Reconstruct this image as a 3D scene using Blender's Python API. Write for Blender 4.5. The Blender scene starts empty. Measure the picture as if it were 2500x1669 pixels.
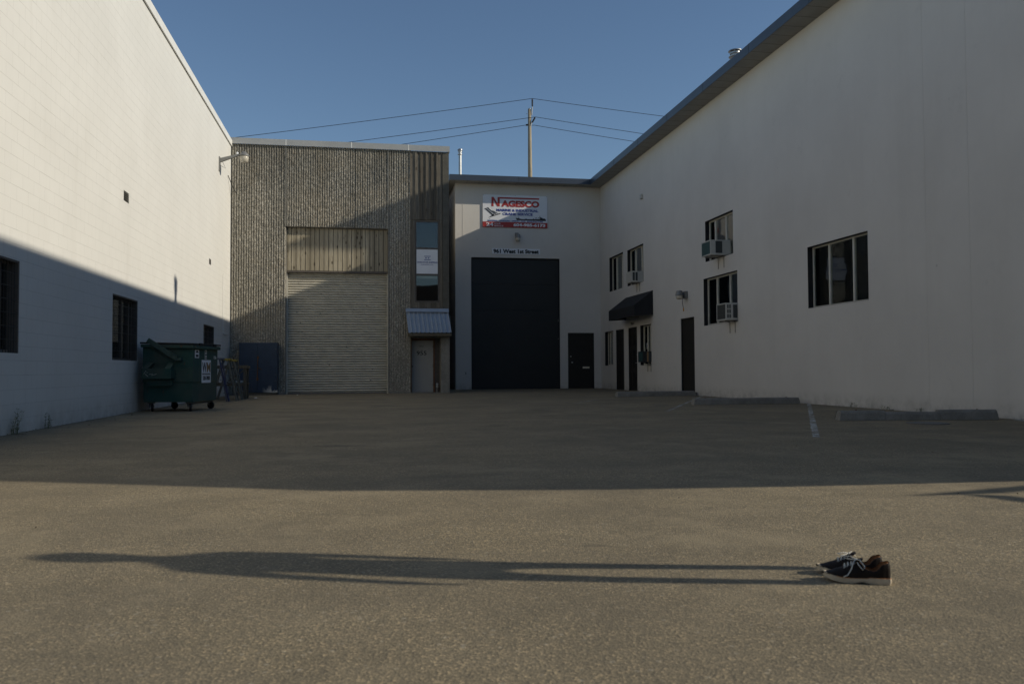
import bpy, bmesh, math, random
from math import sin, cos, tan, pi, radians, sqrt
from mathutils import Vector, Matrix
random.seed(7)

# ------------------------------------------------------------------ scene
S = bpy.context.scene
COL = S.collection
A_SUN = radians(17.0)            # sun azimuth: +X turned a little towards -Y
EL_SUN = math.atan(0.455 * cos(A_SUN))

cam = bpy.data.cameras.new("camera"); camo = bpy.data.objects.new("camera", cam); COL.objects.link(camo)
cam.sensor_width = 36.0; cam.lens = 2020.75 / 2500 * 36; cam.clip_start = 0.05; cam.clip_end = 2000
yw, pt, rl = radians(9.989), radians(1.927), radians(-0.293)
fw = Vector((sin(yw) * cos(pt), cos(yw) * cos(pt), sin(pt)))
rt = Vector((cos(yw), -sin(yw), 0)); up = rt.cross(fw)
rt2 = rt * cos(rl) + up * sin(rl); up2 = rt2.cross(fw)
camo.matrix_world = Matrix(((rt2.x, up2.x, -fw.x, 0), (rt2.y, up2.y, -fw.y, 0), (rt2.z, up2.z, -fw.z, 0.85), (0, 0, 0, 1)))
cam.dof.use_dof = True; cam.dof.focus_distance = 30.0; cam.dof.aperture_fstop = 5.0
S.camera = camo

W = bpy.data.worlds.new("World"); S.world = W; W.use_nodes = True
wn = W.node_tree.nodes; wl = W.node_tree.links
bg = wn["Background"]; sky = wn.new("ShaderNodeTexSky"); sky.sky_type = 'NISHITA'; sky.sun_disc = False
sky.sun_elevation = EL_SUN; sky.sun_rotation = radians(90) + A_SUN
sky.air_density = 1.0; sky.dust_density = 0.0; sky.ozone_density = 2.8
wl.new(sky.outputs[0], bg.inputs[0]); bg.inputs[1].default_value = 0.114

sl = bpy.data.lights.new("sun", 'SUN'); sl.energy = 5.0; sl.angle = radians(0.5); sl.color = (1.0, 0.915, 0.76)
so = bpy.data.objects.new("sun", sl); COL.objects.link(so)
SUNV = Vector((cos(EL_SUN) * cos(A_SUN), -cos(EL_SUN) * sin(A_SUN), sin(EL_SUN)))
so.rotation_euler = SUNV.to_track_quat('Z', 'Y').to_euler(); so.location = (30, -10, 30)

S.view_settings.view_transform = 'Standard'; S.view_settings.look = 'None'
S.view_settings.exposure = -0.30; S.view_settings.gamma = 1
S.cycles.max_bounces = 8; S.cycles.diffuse_bounces = 4; S.cycles.use_denoising = True

# ------------------------------------------------------------------ materials
class NT:
    def __init__(s, name):
        s.m = bpy.data.materials.new(name); s.m.use_nodes = True
        s.t = s.m.node_tree; s.b = s.t.nodes["Principled BSDF"]; s.out = s.t.nodes["Material Output"]
        s.co = s.n("ShaderNodeTexCoord").outputs["Object"]
    def n(s, typ, ins=None, **kw):
        nd = s.t.nodes.new(typ)
        for k, v in kw.items(): setattr(nd, k, v)
        for k, v in (ins or {}).items(): s.set(nd.inputs[k], v)
        return nd
    def set(s, sock, v):
        if isinstance(v, bpy.types.NodeSocket): s.t.links.new(v, sock)
        else:
            if sock.type == 'RGBA' and len(v) == 3: v = (*v, 1)
            sock.default_value = v
    def P(s, **kw):
        for k, v in kw.items(): s.set(s.b.inputs[k.replace('_', ' ')], v)
    def scale(s, sc, src=None):
        return s.n("ShaderNodeMapping", {"Vector": src or s.co, "Scale": sc}).outputs[0]
    def noise(s, scale, detail=4, rough=.55, vec=None, fac=True):
        nd = s.n("ShaderNodeTexNoise", {"Vector": vec or s.co, "Scale": scale, "Detail": detail, "Roughness": rough})
        return nd.outputs[0 if fac else 1]
    def voro(s, scale, vec=None, out="Distance", feature='F1'):
        return s.n("ShaderNodeTexVoronoi", {"Vector": vec or s.co, "Scale": scale}, feature=feature).outputs[out]
    def ramp(s, fac, *st, interp='LINEAR'):
        r = s.n("ShaderNodeValToRGB", {"Fac": fac}); r.color_ramp.interpolation = interp
        el = r.color_ramp.elements
        while len(el) > len(st): el.remove(el[-1])
        while len(el) < len(st): el.new(1)
        for e, (p, c) in zip(el, st):
            e.position = p; e.color = (c, c, c, 1) if isinstance(c, (int, float)) else (*c, 1)
        return r.outputs[0]
    def mix(s, fac, a, b, mode='MIX'):
        nd = s.n("ShaderNodeMix", data_type='RGBA', blend_type=mode)
        s.set(nd.inputs[0], fac); s.set(nd.inputs[6], a); s.set(nd.inputs[7], b); return nd.outputs[2]
    def math(s, op, a, b=0.0, c=0.0):
        nd = s.n("ShaderNodeMath", operation=op)
        for i, v in enumerate((a, b, c)): s.set(nd.inputs[i], v)
        return nd.outputs[0]
    def sep(s, v=None): return s.n("ShaderNodeSeparateXYZ", {0: v or s.co}).outputs
    def comb(s, x, y, z):
        nd = s.n("ShaderNodeCombineXYZ"); s.set(nd.inputs[0], x); s.set(nd.inputs[1], y); s.set(nd.inputs[2], z); return nd.outputs[0]
    def bump(s, h, strength=.3, dist=.01):
        s.set(s.b.inputs["Normal"], s.n("ShaderNodeBump", {"Height": h, "Strength": strength, "Distance": dist}).outputs[0])

def dk(c, f): return tuple(max(0, min(1, x * f)) for x in c)

def simple(name, c, rough=.6, metal=0., var=.12, vs=6., bump=.0, bs=60., spec=.4, stretch=None):
    k = NT(name); v = k.scale(stretch) if stretch else k.co
    f = k.noise(vs, 5, .6, v)
    k.P(Base_Color=k.ramp(f, (.3, dk(c, 1 - var)), (.7, dk(c, 1 + var))), Roughness=rough, Metallic=metal, Specular_IOR_Level=spec)
    if bump: k.bump(k.noise(bs, 3), bump, .005)
    return k.m

def m_asphalt():
    k = NT("asphalt")
    big = k.noise(.35, 5, .6); med = k.noise(2.3, 6, .65); fine = k.noise(95, 3, .7)
    vcol = k.voro(125, out="Color"); sp = k.sep(vcol)[0]; vd = k.voro(125)
    v2 = k.sep(k.voro(48, out="Color"))[1]; v2d = k.voro(48)
    base = k.ramp(med, (.28, (.196, .162, .105)), (.72, (.280, .231, .152)))
    base = k.mix(k.ramp(big, (.35, 0.), (.7, .55)), base, (.225, .178, .106))
    base = k.mix(k.math('MULTIPLY', k.ramp(sp, (.0, 1.), (.55, 0.)), .65), base, (.085, .078, .062))
    base = k.mix(k.math('MULTIPLY', k.ramp(sp, (.80, 0.), (.96, 1.)), .6), base, (.52, .40, .235))
    st = k.math('MULTIPLY', k.ramp(v2, (.93, 0.), (.96, 1.)), k.ramp(v2d, (.25, 1.), (.5, 0.)))
    base = k.mix(k.math('MULTIPLY', st, .4), base, (.56, .50, .38))
    # oil spots and a few darker repaired places
    oil = k.ramp(k.noise(.9, 3, .5, k.scale((.45, 1.3, 1))), (.64, 0.), (.78, .5))
    base = k.mix(oil, base, (.085, .078, .062))
    for (px, py, rx, ry, am) in ((-.9, 8.6, .35, .30, .7), (-.25, 9.6, .75, .35, .55), (1.9, 12.5, .6, .5, .4), (-2.3, 14., .8, .7, .4), (3.6, 17., .7, .9, .4), (.4, 20., .9, 1.1, .4), (1.1, 3.9, .25, .10, .35)):
        dv = k.n("ShaderNodeVectorMath", {0: k.n("ShaderNodeMapping", {"Vector": k.co, "Location": (-px / rx, -py / ry, 0), "Scale": (1 / rx, 1 / ry, 1)}).outputs[0]}, operation='LENGTH').outputs["Value"]
        sp_ = k.ramp(k.math('ADD', dv, k.math('MULTIPLY', k.noise(2.4, 5, .65), 1.1)), (.75, 1.), (1.45, 0.))
        base = k.mix(k.math('MULTIPLY', sp_, am), base, (.06, .055, .048))
    wear = k.ramp(k.noise(.6, 6, .7, k.scale((.8, 1.1, 1))), (.38, .5), (.58, 0.))
    base = k.mix(wear, base, (.135, .115, .082))
    pale = k.ramp(k.noise(.8, 6, .7), (.52, 0.), (.66, .6)); base = k.mix(pale, base, (.31, .255, .165))
    k.P(Base_Color=base, Roughness=.88, Specular_IOR_Level=.25)
    h = k.math('ADD', k.math('MULTIPLY', vd, .6), k.math('MULTIPLY', fine, .5)); k.bump(h, .55, .006)
    return k.m

def m_block():
    k = NT("painted_block"); x, y, z = k.sep()
    v = k.comb(y, z, 0.)
    br = k.n("ShaderNodeTexBrick", {"Vector": v, "Color1": (1, 1, 1), "Color2": (.93, .93, .93), "Mortar": (0, 0, 0),
             "Scale": 1.0, "Mortar Size": .0045, "Mortar Smooth": .35, "Bias": 0., "Brick Width": .405, "Row Height": .2032}, offset=.5)
    rows = k.n("ShaderNodeTexBrick", {"Vector": v, "Color1": (1, 1, 1), "Color2": (1, 1, 1), "Mortar": (0, 0, 0),
             "Scale": 1.0, "Mortar Size": .005, "Mortar Smooth": .2, "Brick Width": 400., "Row Height": .2032}, offset=.0)
    jn = k.math('SUBTRACT', 1., br.outputs[1]); rj = rows.outputs[1]
    n1 = k.noise(.6, 5, .6); streak = k.noise(1.0, 4, .6, k.scale((1, 2.2, .25)))
    base = k.ramp(n1, (.3, (.575, .565, .53)), (.7, (.625, .615, .58)))
    base = k.mix(k.math('MULTIPLY', k.ramp(streak, (.55, 0.), (.75, 1.)), .25), base, (.51, .49, .445))
    base = k.mix(k.math('MULTIPLY', k.sep(br.outputs[0])[0], -.0), base, base)
    tone = k.math('MULTIPLY', k.math('SUBTRACT', 1., k.sep(br.outputs[0])[0]), .45)
    base = k.mix(tone, base, (.50, .49, .46))
    gap = k.math('MULTIPLY', rj, k.ramp(k.noise(1.2, 3, .6, k.scale((1, 1, 2.5))), (.50, .03), (.74, .5)))
    base = k.mix(k.math('MULTIPLY', br.outputs[1], .22), base, (.34, .33, .30)); base = k.mix(gap, base, (.30, .285, .255))
    rust = k.math('MULTIPLY', k.ramp(k.noise(5., 2, .5, k.scale((1, 1, .06))), (.72, 0.), (.80, .5)), k.ramp(z, (.0, 0.), (.35, .0), (.55, 1.), (1., 0.)))
    base = k.mix(k.math('MULTIPLY', rust, .55), base, (.42, .27, .16))
    dirt = k.math('MULTIPLY', k.ramp(z, (.0, 1.), (.45, 0.)), k.ramp(k.noise(3, 5, .7), (.35, .15), (.7, .9)))
    base = k.mix(dirt, base, (.33, .31, .27))
    k.P(Base_Color=base, Roughness=.75, Specular_IOR_Level=.3)
    h = k.math('SUBTRACT', k.math('MULTIPLY', k.noise(28, 4), .35), k.math('MULTIPLY', br.outputs[1], 1.0)); k.bump(h, .22, .006)
    return k.m

def m_stucco():
    k = NT("grey_stucco"); x, y, z = k.sep()
    n1 = k.noise(.5, 5, .6); sv = k.noise(1.0, 4, .6, k.scale((1.6, 1.6, .12)))
    base = k.ramp(n1, (.3, (.595, .565, .52)), (.7, (.655, .625, .575)))
    base = k.mix(k.math('MULTIPLY', k.ramp(sv, (.52, 0.), (.72, 1.)), .18), base, (.52, .485, .435))
    dirt = k.math('MULTIPLY', k.ramp(z, (.0, 1.), (.35, 0.)), k.ramp(k.noise(4, 5, .7), (.4, .1), (.7, .8)))
    base = k.mix(dirt, base, (.30, .285, .25))
    spots = k.math('MULTIPLY', k.ramp(k.voro(.9, out="Distance"), (.0, 1.), (.035, 0.)), .5)
    base = k.mix(spots, base, (.26, .25, .23))
    blotch = k.math('MULTIPLY', k.ramp(k.noise(1.5, 7, .75), (.60, 0.), (.72, 1.)), .16)
    base = k.mix(blotch, base, (.36, .35, .33))
    k.P(Base_Color=base, Roughness=.85, Specular_IOR_Level=.25)
    k.bump(k.noise(45, 5, .65), .35, .006)
    return k.m

def m_ribconc():
    k = NT("ribbed_concrete"); x, y, z = k.sep()
    sp = k.sep(k.voro(38, out="Color"))[0]; n2 = k.noise(14, 5, .7); n3 = k.noise(.9, 5, .65, k.scale((1, 1, .45)))
    base = k.ramp(sp, (.1, (.25, .228, .185)), (.5, (.44, .405, .335)), (.95, (.66, .615, .52)))
    base = k.mix(k.ramp(n2, (.42, .5), (.60, 0.)), base, (.16, .15, .125))
    base = k.mix(k.ramp(n3, (.40, .4), (.62, 0.)), base, (.19, .18, .15))
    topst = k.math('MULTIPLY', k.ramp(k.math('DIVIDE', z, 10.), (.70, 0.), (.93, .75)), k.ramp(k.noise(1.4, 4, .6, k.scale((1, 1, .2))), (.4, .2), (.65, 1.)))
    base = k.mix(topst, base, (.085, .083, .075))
    warm = k.math('MULTIPLY', k.ramp(k.noise(.7, 3), (.5, 0.), (.7, 1.)), .3)
    base = k.mix(warm, base, (.36, .29, .19))
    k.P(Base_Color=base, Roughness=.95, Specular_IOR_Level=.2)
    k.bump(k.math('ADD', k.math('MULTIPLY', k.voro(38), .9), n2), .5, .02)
    return k.m

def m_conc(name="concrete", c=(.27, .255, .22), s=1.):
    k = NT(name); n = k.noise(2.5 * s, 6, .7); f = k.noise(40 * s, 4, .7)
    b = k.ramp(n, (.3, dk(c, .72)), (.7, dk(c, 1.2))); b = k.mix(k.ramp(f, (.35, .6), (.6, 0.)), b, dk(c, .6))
    k.P(Base_Color=b, Roughness=.92, Specular_IOR_Level=.2); k.bump(f, .5, .008); return k.m

def m_planks(name, pitch, c1, c2, knots=True):
    k = NT(name); x, y, z = k.sep()
    idx = k.math('FLOOR', k.math('DIVIDE', x, pitch)); rnd = k.n("ShaderNodeTexWhiteNoise", {"W": idx}, noise_dimensions='1D').outputs[0]
    gv = k.comb(k.math('MULTIPLY', x, 30.), k.math('MULTIPLY', idx, 3.7), k.math('MULTIPLY', z, 1.3))
    g = k.noise(2.2, 6, .65, gv)
    b = k.ramp(g, (.32, c1), (.66, c2)); b = k.mix(k.math('MULTIPLY', rnd, .75), b, dk(c1, .7))
    if knots:
        kv = k.comb(k.math('MULTIPLY', x, 5.), k.math('MULTIPLY', idx, 2.3), k.math('MULTIPLY', z, 2.2))
        kd = k.ramp(k.voro(1., kv), (.07, 1.), (.20, 0.)); b = k.mix(k.math('MULTIPLY', kd, .9), b, (.06, .045, .03))
    k.P(Base_Color=b, Roughness=.85, Specular_IOR_Level=.25); k.bump(g, .3, .004); return k.m

def m_dumpster():
    k = NT("dumpster_green"); x, y, z = k.sep()
    n = k.noise(3, 6, .7); n2 = k.noise(9, 6, .75, k.scale((1, 1, .45)))
    b = k.ramp(n, (.3, (.013, .054, .046)), (.7, (.026, .080, .066)))
    b = k.mix(k.math('MULTIPLY', k.ramp(k.noise(1.3, 5, .6), (.42, 0.), (.62, 1.)), .75), b, (.062, .075, .060))
    b = k.mix(k.ramp(n2, (.61, 0.), (.68, .85)), b, (.12, .05, .022))
    k.P(Base_Color=b, Roughness=.55, Specular_IOR_Level=.4); k.bump(n, .15, .01); return k.m

def m_glass(name="window_glass", tint=(.78, .80, .78)):
    k = NT(name)
    tr = k.n("ShaderNodeBsdfTransparent", {"Color": (*tint, 1)}); gl = k.n("ShaderNodeBsdfGlossy", {"Color": (.9, .93, .95, 1), "Roughness": .02})
    wob = k.n("ShaderNodeBump", {"Height": k.noise(1.6, 2), "Strength": .06, "Distance": .02}).outputs[0]
    k.set(gl.inputs["Normal"], wob)
    fr = k.n("ShaderNodeFresnel", {"IOR": 1.52})
    fac = k.math('MULTIPLY', fr.outputs[0], 1.5)
    mx = k.n("ShaderNodeMixShader"); k.set(mx.inputs[0], fac); k.t.links.new(tr.outputs[0], mx.inputs[1]); k.t.links.new(gl.outputs[0], mx.inputs[2])
    k.t.links.new(mx.outputs[0], k.out.inputs[0]); return k.m

def m_paintline():
    k = NT("worn_line_paint")
    w = k.ramp(k.math('ADD', k.noise(9, 6, .75), k.math('MULTIPLY', k.noise(1.1, 2), .35)), (.60, 0.), (.74, 1.))
    k.P(Base_Color=(.54, .54, .50), Roughness=.8); k.set(k.b.inputs["Alpha"], k.math('MULTIPLY', w, .85)); return k.m

def m_bluecab():
    k = NT("blue_paint"); x, y, z = k.sep()
    n = k.noise(4, 5, .6)
    b = k.ramp(n, (.3, (.014, .030, .058)), (.7, (.022, .044, .080)))
    low = k.ramp(z, (.10, 1.), (.36, 0.)); rightp = k.ramp(k.math('ADD', x, 0.0), (.12, 0.), (.42, 1.))
    peel = k.math('MULTIPLY', k.math('MULTIPLY', k.ramp(k.noise(4.5, 4, .6), (.50, 0.), (.54, 1.)), low), rightp)
    b = k.mix(peel, b, (.62, .60, .54))
    lft = k.ramp(k.math('ADD', x, .7), (.35, 1.), (.6, 0.))
    rust = k.math('MULTIPLY', k.math('MULTIPLY', k.ramp(z, (.2, 1.), (.62, 0.)), lft), k.ramp(k.noise(3, 5, .6), (.4, 0.), (.6, .7)))
    b = k.mix(rust, b, (.06, .045, .035))
    k.P(Base_Color=b, Roughness=.5); return k.m

MA = dict(dumparm=simple('worn_green_steel', (.05, .085, .072), .6, 0, .3, 8),
   deadleaf=simple('dead_leaf', (.13, .10, .06), .9, 0, .4, 3),
   blockerwall=simple('blocker_brick', (.17, .125, .10), .9, 0, .2, 3),
   drape=simple('brown_drape', (.60, .55, .45), .9, 0, .12, 6),
   
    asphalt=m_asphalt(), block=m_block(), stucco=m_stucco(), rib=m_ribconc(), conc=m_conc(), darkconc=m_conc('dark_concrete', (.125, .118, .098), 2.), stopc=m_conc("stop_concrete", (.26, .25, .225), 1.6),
    planks=m_planks("weathered_planks", .1685, (.27, .23, .16), (.54, .48, .36)),
    siding=m_planks("dark_siding", .212, (.10, .085, .065), (.27, .24, .19)),
    fascia=simple("dark_fascia", (.040, .052, .075), .42, 0, .1, 3, spec=.5), soffit=simple("soffit", (.30, .29, .265), .8, 0, .08, 3, stretch=(1, 1, 1)),
    lightfascia=simple("light_flashing", (.40, .395, .375), .45, .2, .08, 2), roof=simple("roof_gravel", (.25, .24, .23), .95, 0, .2, 8),
    cap=simple("parapet_metal", (.70, .69, .65), .5, .1, .06, 3),
    roller=simple("roller_slats", (.56, .53, .45), .5, .1, .14, 3., stretch=(1, 1, 2.5)),
    steel=simple("galvanised", (.42, .42, .41), .4, .8, .12, 9), alu=simple("aluminium", (.66, .61, .50), .38, .1, .08, 9),
    darkdoor=simple("dark_door", (.017, .019, .020), .5, 0, .1, 2), blackdoor=simple("black_brown_door", (.018, .016, .013), .55, 0, .15, 3),
    reveal=simple("black_reveal", (.010, .010, .012), .7, 0, .1, 4), awning=simple("black_canvas", (.016, .017, .019), .85, 0, .15, 5),
    glass=m_glass(), dimglass=m_glass("dusty_glass", (.80, .80, .77)),
    signwhite=simple("sign_white", (.74, .75, .77), .45, 0, .03, 3), signred=simple("sign_red", (.36, .035, .03), .45, 0, .04, 3),
    signblue=simple("sign_blue", (.03, .05, .26), .45, 0, .03, 3), signblack=simple("sign_black", (.018, .02, .022), .5, 0, .05, 3),
    greydoor=simple("grey_door", (.30, .295, .275), .55, 0, .05, 2), canopy=simple("blue_grey_sheet", (.30, .345, .40), .45, .2, .08, 4),
    wood=simple("raw_timber", (.115, .098, .07), .85, 0, .3, 4, stretch=(6, 6, 1)), rwood=simple("red_timber", (.16, .085, .05), .8, 0, .25, 4),
    dump=m_dumpster(), rubber=simple("black_rubber", (.014, .014, .014), .7, 0, .1, 9), rust=simple("rusty_iron", (.13, .065, .035), .8, .2, .35, 12),
    ladgrey=simple("grey_blue_ladder", (.11, .115, .15), .6, 0, .2, 8), ladblue=simple("blue_ladder_rail", (.022, .03, .10), .55, 0, .15, 8),
    ladyel=simple("yellow_ladder", (.34, .25, .05), .6, 0, .2, 8), ladwood=simple("worn_ladder", (.15, .145, .12), .7, 0, .25, 8),
    bluecab=m_bluecab(), acwhite=simple("ac_cream", (.50, .49, .45), .5, 0, .08, 8), acdark=simple("ac_grille", (.05, .055, .055), .6, 0, .1, 20),
    acteal=simple("ac_coil_teal", (.045, .10, .105), .5, .3, .15, 30), paper=simple("paper", (.72, .72, .68), .8, 0, .05, 10),
    lamp=simple("lamp_metal", (.24, .235, .22), .5, .4, .1, 12), lens=simple("lamp_lens", (.50, .46, .38), .18, 0, .08, 20, spec=.6),
    orange=simple("orange_cap", (.55, .27, .05), .6), pole=simple("pole_wood", (.30, .255, .18), .9, 0, .3, 3, stretch=(10, 10, .6)),
    insul=simple("insulator", (.035, .03, .03), .35, 0, .1, 20), wire=simple("wire_black", (.02, .02, .022), .5),
    line=m_paintline(), iron=simple("cast_iron", (.16, .155, .145), .8, .2, .2, 20), weed=simple("weed_green", (.11, .125, .05), .7, 0, .35, 20),
    leather=simple("black_leather", (.017, .012, .009), .55, 0, .2, 25, .15, 120, spec=.15), lining=simple("tan_lining", (.36, .16, .06), .7, 0, .15, 20),
    sole=simple("cream_sole", (.52, .43, .31), .6, 0, .12, 25), lace=simple("white_lace", (.55, .53, .47), .85, 0, .1, 60),
    skin=simple("skin", (.46, .28, .20), .55, 0, .05, 20), hair=simple("dark_hair", (.03, .022, .017), .6, 0, .3, 60),
    shirt=simple("navy_shirt", (.05, .06, .10), .85, 0, .15, 20), jeans=simple("blue_jeans", (.06, .085, .15), .9, 0, .2, 30),
    curtain=simple("pale_blind", (.76, .73, .66), .8, 0, .1, 3, stretch=(1, 1, 8)), dim=simple("dim_interior", (.085, .082, .075), .9),
    mullion=simple("window_frame_grey", (.62, .59, .52), .45, .05, .06, 8), brownframe=simple("brown_frame", (.10, .085, .07), .55, 0, .15, 8),
    mesh=simple("security_mesh", (.04, .037, .035), .6, .3, .1, 20), copperish=simple("cardboard", (.28, .17, .08), .8),
)

# ------------------------------------------------------------------ mesh helpers
def root_of(o):
    while o.parent: o = o.parent
    return o
def tag(o, label=None, cat=None, group=None, kind=None):
    if label: o["label"] = label
    if cat: o["category"] = cat
    if group: o["group"] = group
    if kind: o["kind"] = kind
    return o
def thing(name, loc, label, cat, group=None, rotz=0):
    o = bpy.data.objects.new(name, None); COL.objects.link(o); o.location = loc; o.rotation_euler = (0, 0, rotz)
    o.empty_display_size = .2
    return tag(o, label, cat, group)

class MB:
    def __init__(s): s.v = []; s.f = []; s.mi = []
    def add(s, vs, fs, mi=0):
        o = len(s.v); s.v += [tuple(p) for p in vs]; s.f += [tuple(i + o for i in f) for f in fs]; s.mi += [mi] * len(fs); return s
    def box(s, x0, x1, y0, y1, z0, z1, mi=0):
        v = [(x, y, z) for x in (x0, x1) for y in (y0, y1) for z in (z0, z1)]
        return s.add(v, [(0, 1, 3, 2), (4, 6, 7, 5), (0, 4, 5, 1), (2, 3, 7, 6), (0, 2, 6, 4), (1, 5, 7, 3)], mi)
    def pbox(s, P, u0, u1, v0, v1, d0, d1, mi=0):
        v = [P(u, w, d) for u in (u0, u1) for w in (v0, v1) for d in (d0, d1)]
        return s.add(v, [(0, 1, 3, 2), (4, 6, 7, 5), (0, 4, 5, 1), (2, 3, 7, 6), (0, 2, 6, 4), (1, 5, 7, 3)], mi)
    def bar(s, a, b, w, h, upv=(0, 0, 1), mi=0):
        a = Vector(a); b = Vector(b); d = (b - a).normalized(); sd = d.cross(Vector(upv))
        if sd.length < 1e-4: sd = d.cross(Vector((1, 0, 0)))
        sd.normalize(); u = sd.cross(d)
        v = [p + sd * i * w / 2 + u * j * h / 2 for p in (a, b) for i in (-1, 1) for j in (-1, 1)]
        return s.add(v, [(0, 1, 3, 2), (4, 6, 7, 5), (0, 4, 5, 1), (2, 3, 7, 6), (0, 2, 6, 4), (1, 5, 7, 3)], mi)
    def prism(s, poly, vec, mi=0):
        n = len(poly); vec = Vector(vec); v = [Vector(p) for p in poly] + [Vector(p) + vec for p in poly]
        return s.add(v, [tuple(range(n)), tuple(range(2 * n - 1, n - 1, -1))] + [(i, (i + 1) % n, n + (i + 1) % n, n + i) for i in range(n)], mi)
    def tube(s, pts, r, n=8, mi=0, caps=True):
        pts = [Vector(p) for p in pts]; rs = r if isinstance(r, (list, tuple)) else [r] * len(pts); rings = []
        for i, p in enumerate(pts):
            d = (pts[min(i + 1, len(pts) - 1)] - pts[max(i - 1, 0)]).normalized()
            a = d.cross(Vector((0, 0, 1)))
            if a.length < 1e-3: a = d.cross(Vector((1, 0, 0)))
            a.normalize(); b = d.cross(a)
            rings.append([p + (a * cos(t) + b * sin(t)) * rs[i] for t in (2 * pi * j / n for j in range(n))])
        v = [q for r_ in rings for q in r_]; f = []
        for i in range(len(pts) - 1):
            for j in range(n): f.append((i * n + j, i * n + (j + 1) % n, (i + 1) * n + (j + 1) % n, (i + 1) * n + j))
        if caps: f += [tuple(range(n - 1, -1, -1)), tuple(range((len(pts) - 1) * n, len(pts) * n))]
        return s.add(v, f, mi)
    def lathe(s, prof, c, n=20, axis=(0, 0, 1), mi=0):
        ax = Vector(axis).normalized(); a = ax.cross(Vector((0, 1, 0)) if abs(ax.y) < .9 else Vector((1, 0, 0))).normalized(); b = ax.cross(a); c = Vector(c)
        v = [c + ax * z + (a * cos(t) + b * sin(t)) * max(r, 1e-4) for r, z in prof for t in (2 * pi * j / n for j in range(n))]
        m = len(prof); f = [(i * n + j, i * n + (j + 1) % n, (i + 1) * n + (j + 1) % n, (i + 1) * n + j) for i in range(m - 1) for j in range(n)]
        f += [tuple(range(n - 1, -1, -1)), tuple(range((m - 1) * n, m * n))]
        return s.add(v, f, mi)
    def text(s, txt, P, u0, u1, v0, v1, d0, d1, bold=0.0, mi=0):
        c = bpy.data.curves.new("t", 'FONT'); c.body = txt; c.size = 1; c.offset = bold; c.extrude = 0.0; c.resolution_u = 3
        o = bpy.data.objects.new("t", c); COL.objects.link(o); bpy.context.view_layer.update()
        me = bpy.data.meshes.new_from_object(o.evaluated_get(bpy.context.evaluated_depsgraph_get()))
        bpy.data.objects.remove(o); bpy.data.curves.remove(c)
        bm = bmesh.new(); bm.from_mesh(me); bpy.data.meshes.remove(me)
        bmesh.ops.remove_doubles(bm, verts=bm.verts, dist=1e-4)
        r = bmesh.ops.extrude_face_region(bm, geom=list(bm.faces)); 
        for e in r['geom']:
            if isinstance(e, bmesh.types.BMVert): e.co.z = 1
        xs = [v.co.x for v in bm.verts]; ys = [v.co.y for v in bm.verts]
        X0, X1, Y0, Y1 = min(xs), max(xs), min(ys), max(ys)
        bm.verts.index_update()
        vs = [P(u0 + (v.co.x - X0) / (X1 - X0) * (u1 - u0), v0 + (v.co.y - Y0) / (Y1 - Y0) * (v1 - v0), d0 + (d1 - d0) * v.co.z) for v in bm.verts]
        s.add(vs, [tuple(v.index for v in f.verts) for f in bm.faces], mi); bm.free(); return s
    def pieces(s):
        n = len(s.v); p = list(range(n))
        def fd(a, p):
            while p[a] != a: p[a] = p[p[a]]; a = p[a]
            return a
        for f in s.f:
            for i in f[1:]: p[fd(i, p)] = fd(f[0], p)
        isl = {}
        for i in range(n): isl.setdefault(fd(i, p), []).append(i)
        keys = list(isl)
        if len(keys) > 150: return None
        bb = [([min(s.v[i][k] for i in isl[r]) for k in range(3)], [max(s.v[i][k] for i in isl[r]) for k in range(3)]) for r in keys]
        sz = [max(h - l for l, h in zip(*b)) for b in bb]; q = list(range(len(keys)))
        for a in range(len(keys)):
            for b in range(a + 1, len(keys)):
                g_ = sqrt(sum(max(0, bb[a][0][k] - bb[b][1][k], bb[b][0][k] - bb[a][1][k]) ** 2 for k in range(3)))
                if g_ <= max(.02, .5 * max(sz[a], sz[b])): q[fd(b, q)] = fd(a, q)
        gr = {r: fd(i, q) for i, r in enumerate(keys)}; out = {}
        for f, m_ in zip(s.f, s.mi): out.setdefault(gr[fd(f[0], p)], []).append((f, m_))
        return list(out.values()) if len(out) > 1 else None
    def build(s, name, mats, parent=None, smooth=False, **kw):
        kw['smooth'] = smooth
        ps = s.pieces() if parent is not None else None
        if ps and len(ps) <= 24:
            for fs in ps:
                m2 = MB(); mp = {}
                for f, mi in fs:
                    for i in f:
                        if i not in mp: mp[i] = len(m2.v); m2.v.append(s.v[i])
                    m2.f.append(tuple(mp[i] for i in f)); m2.mi.append(mi)
                o = m2.build1(name, mats, parent, **kw)
            return o
        return s.build1(name, mats, parent, **kw)
    def build1(s, name, mats, parent=None, smooth=False, local=False, bevel=0, loc=None):
        if not isinstance(mats, (list, tuple)): mats = [mats]
        me = bpy.data.meshes.new(name); off = Vector((0, 0, 0))
        if parent is not None and not local: off = root_of(parent).location
        if loc is not None: off = Vector(loc)
        me.from_pydata([tuple(Vector(p) - off) for p in s.v], [], s.f)
        for m in mats: me.materials.append(m)
        for p, i in zip(me.polygons, s.mi): p.material_index = i
        bm = bmesh.new(); bm.from_mesh(me); bmesh.ops.recalc_face_normals(bm, faces=bm.faces)
        if bevel: bmesh.ops.bevel(bm, geom=[e for e in bm.edges if len(e.link_faces) == 2 and e.calc_face_angle() > .5], offset=bevel, segments=2, profile=.5, affect='EDGES', clamp_overlap=True)
        bm.to_mesh(me); bm.free()
        if smooth:
            for p in me.polygons: p.use_smooth = True
            if smooth is not True: me.set_sharp_from_angle(angle=radians(smooth))
        o = bpy.data.objects.new(name, me); COL.objects.link(o)
        if parent is not None: o.parent = parent
        if loc is not None: o.location = loc
        return o

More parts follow.
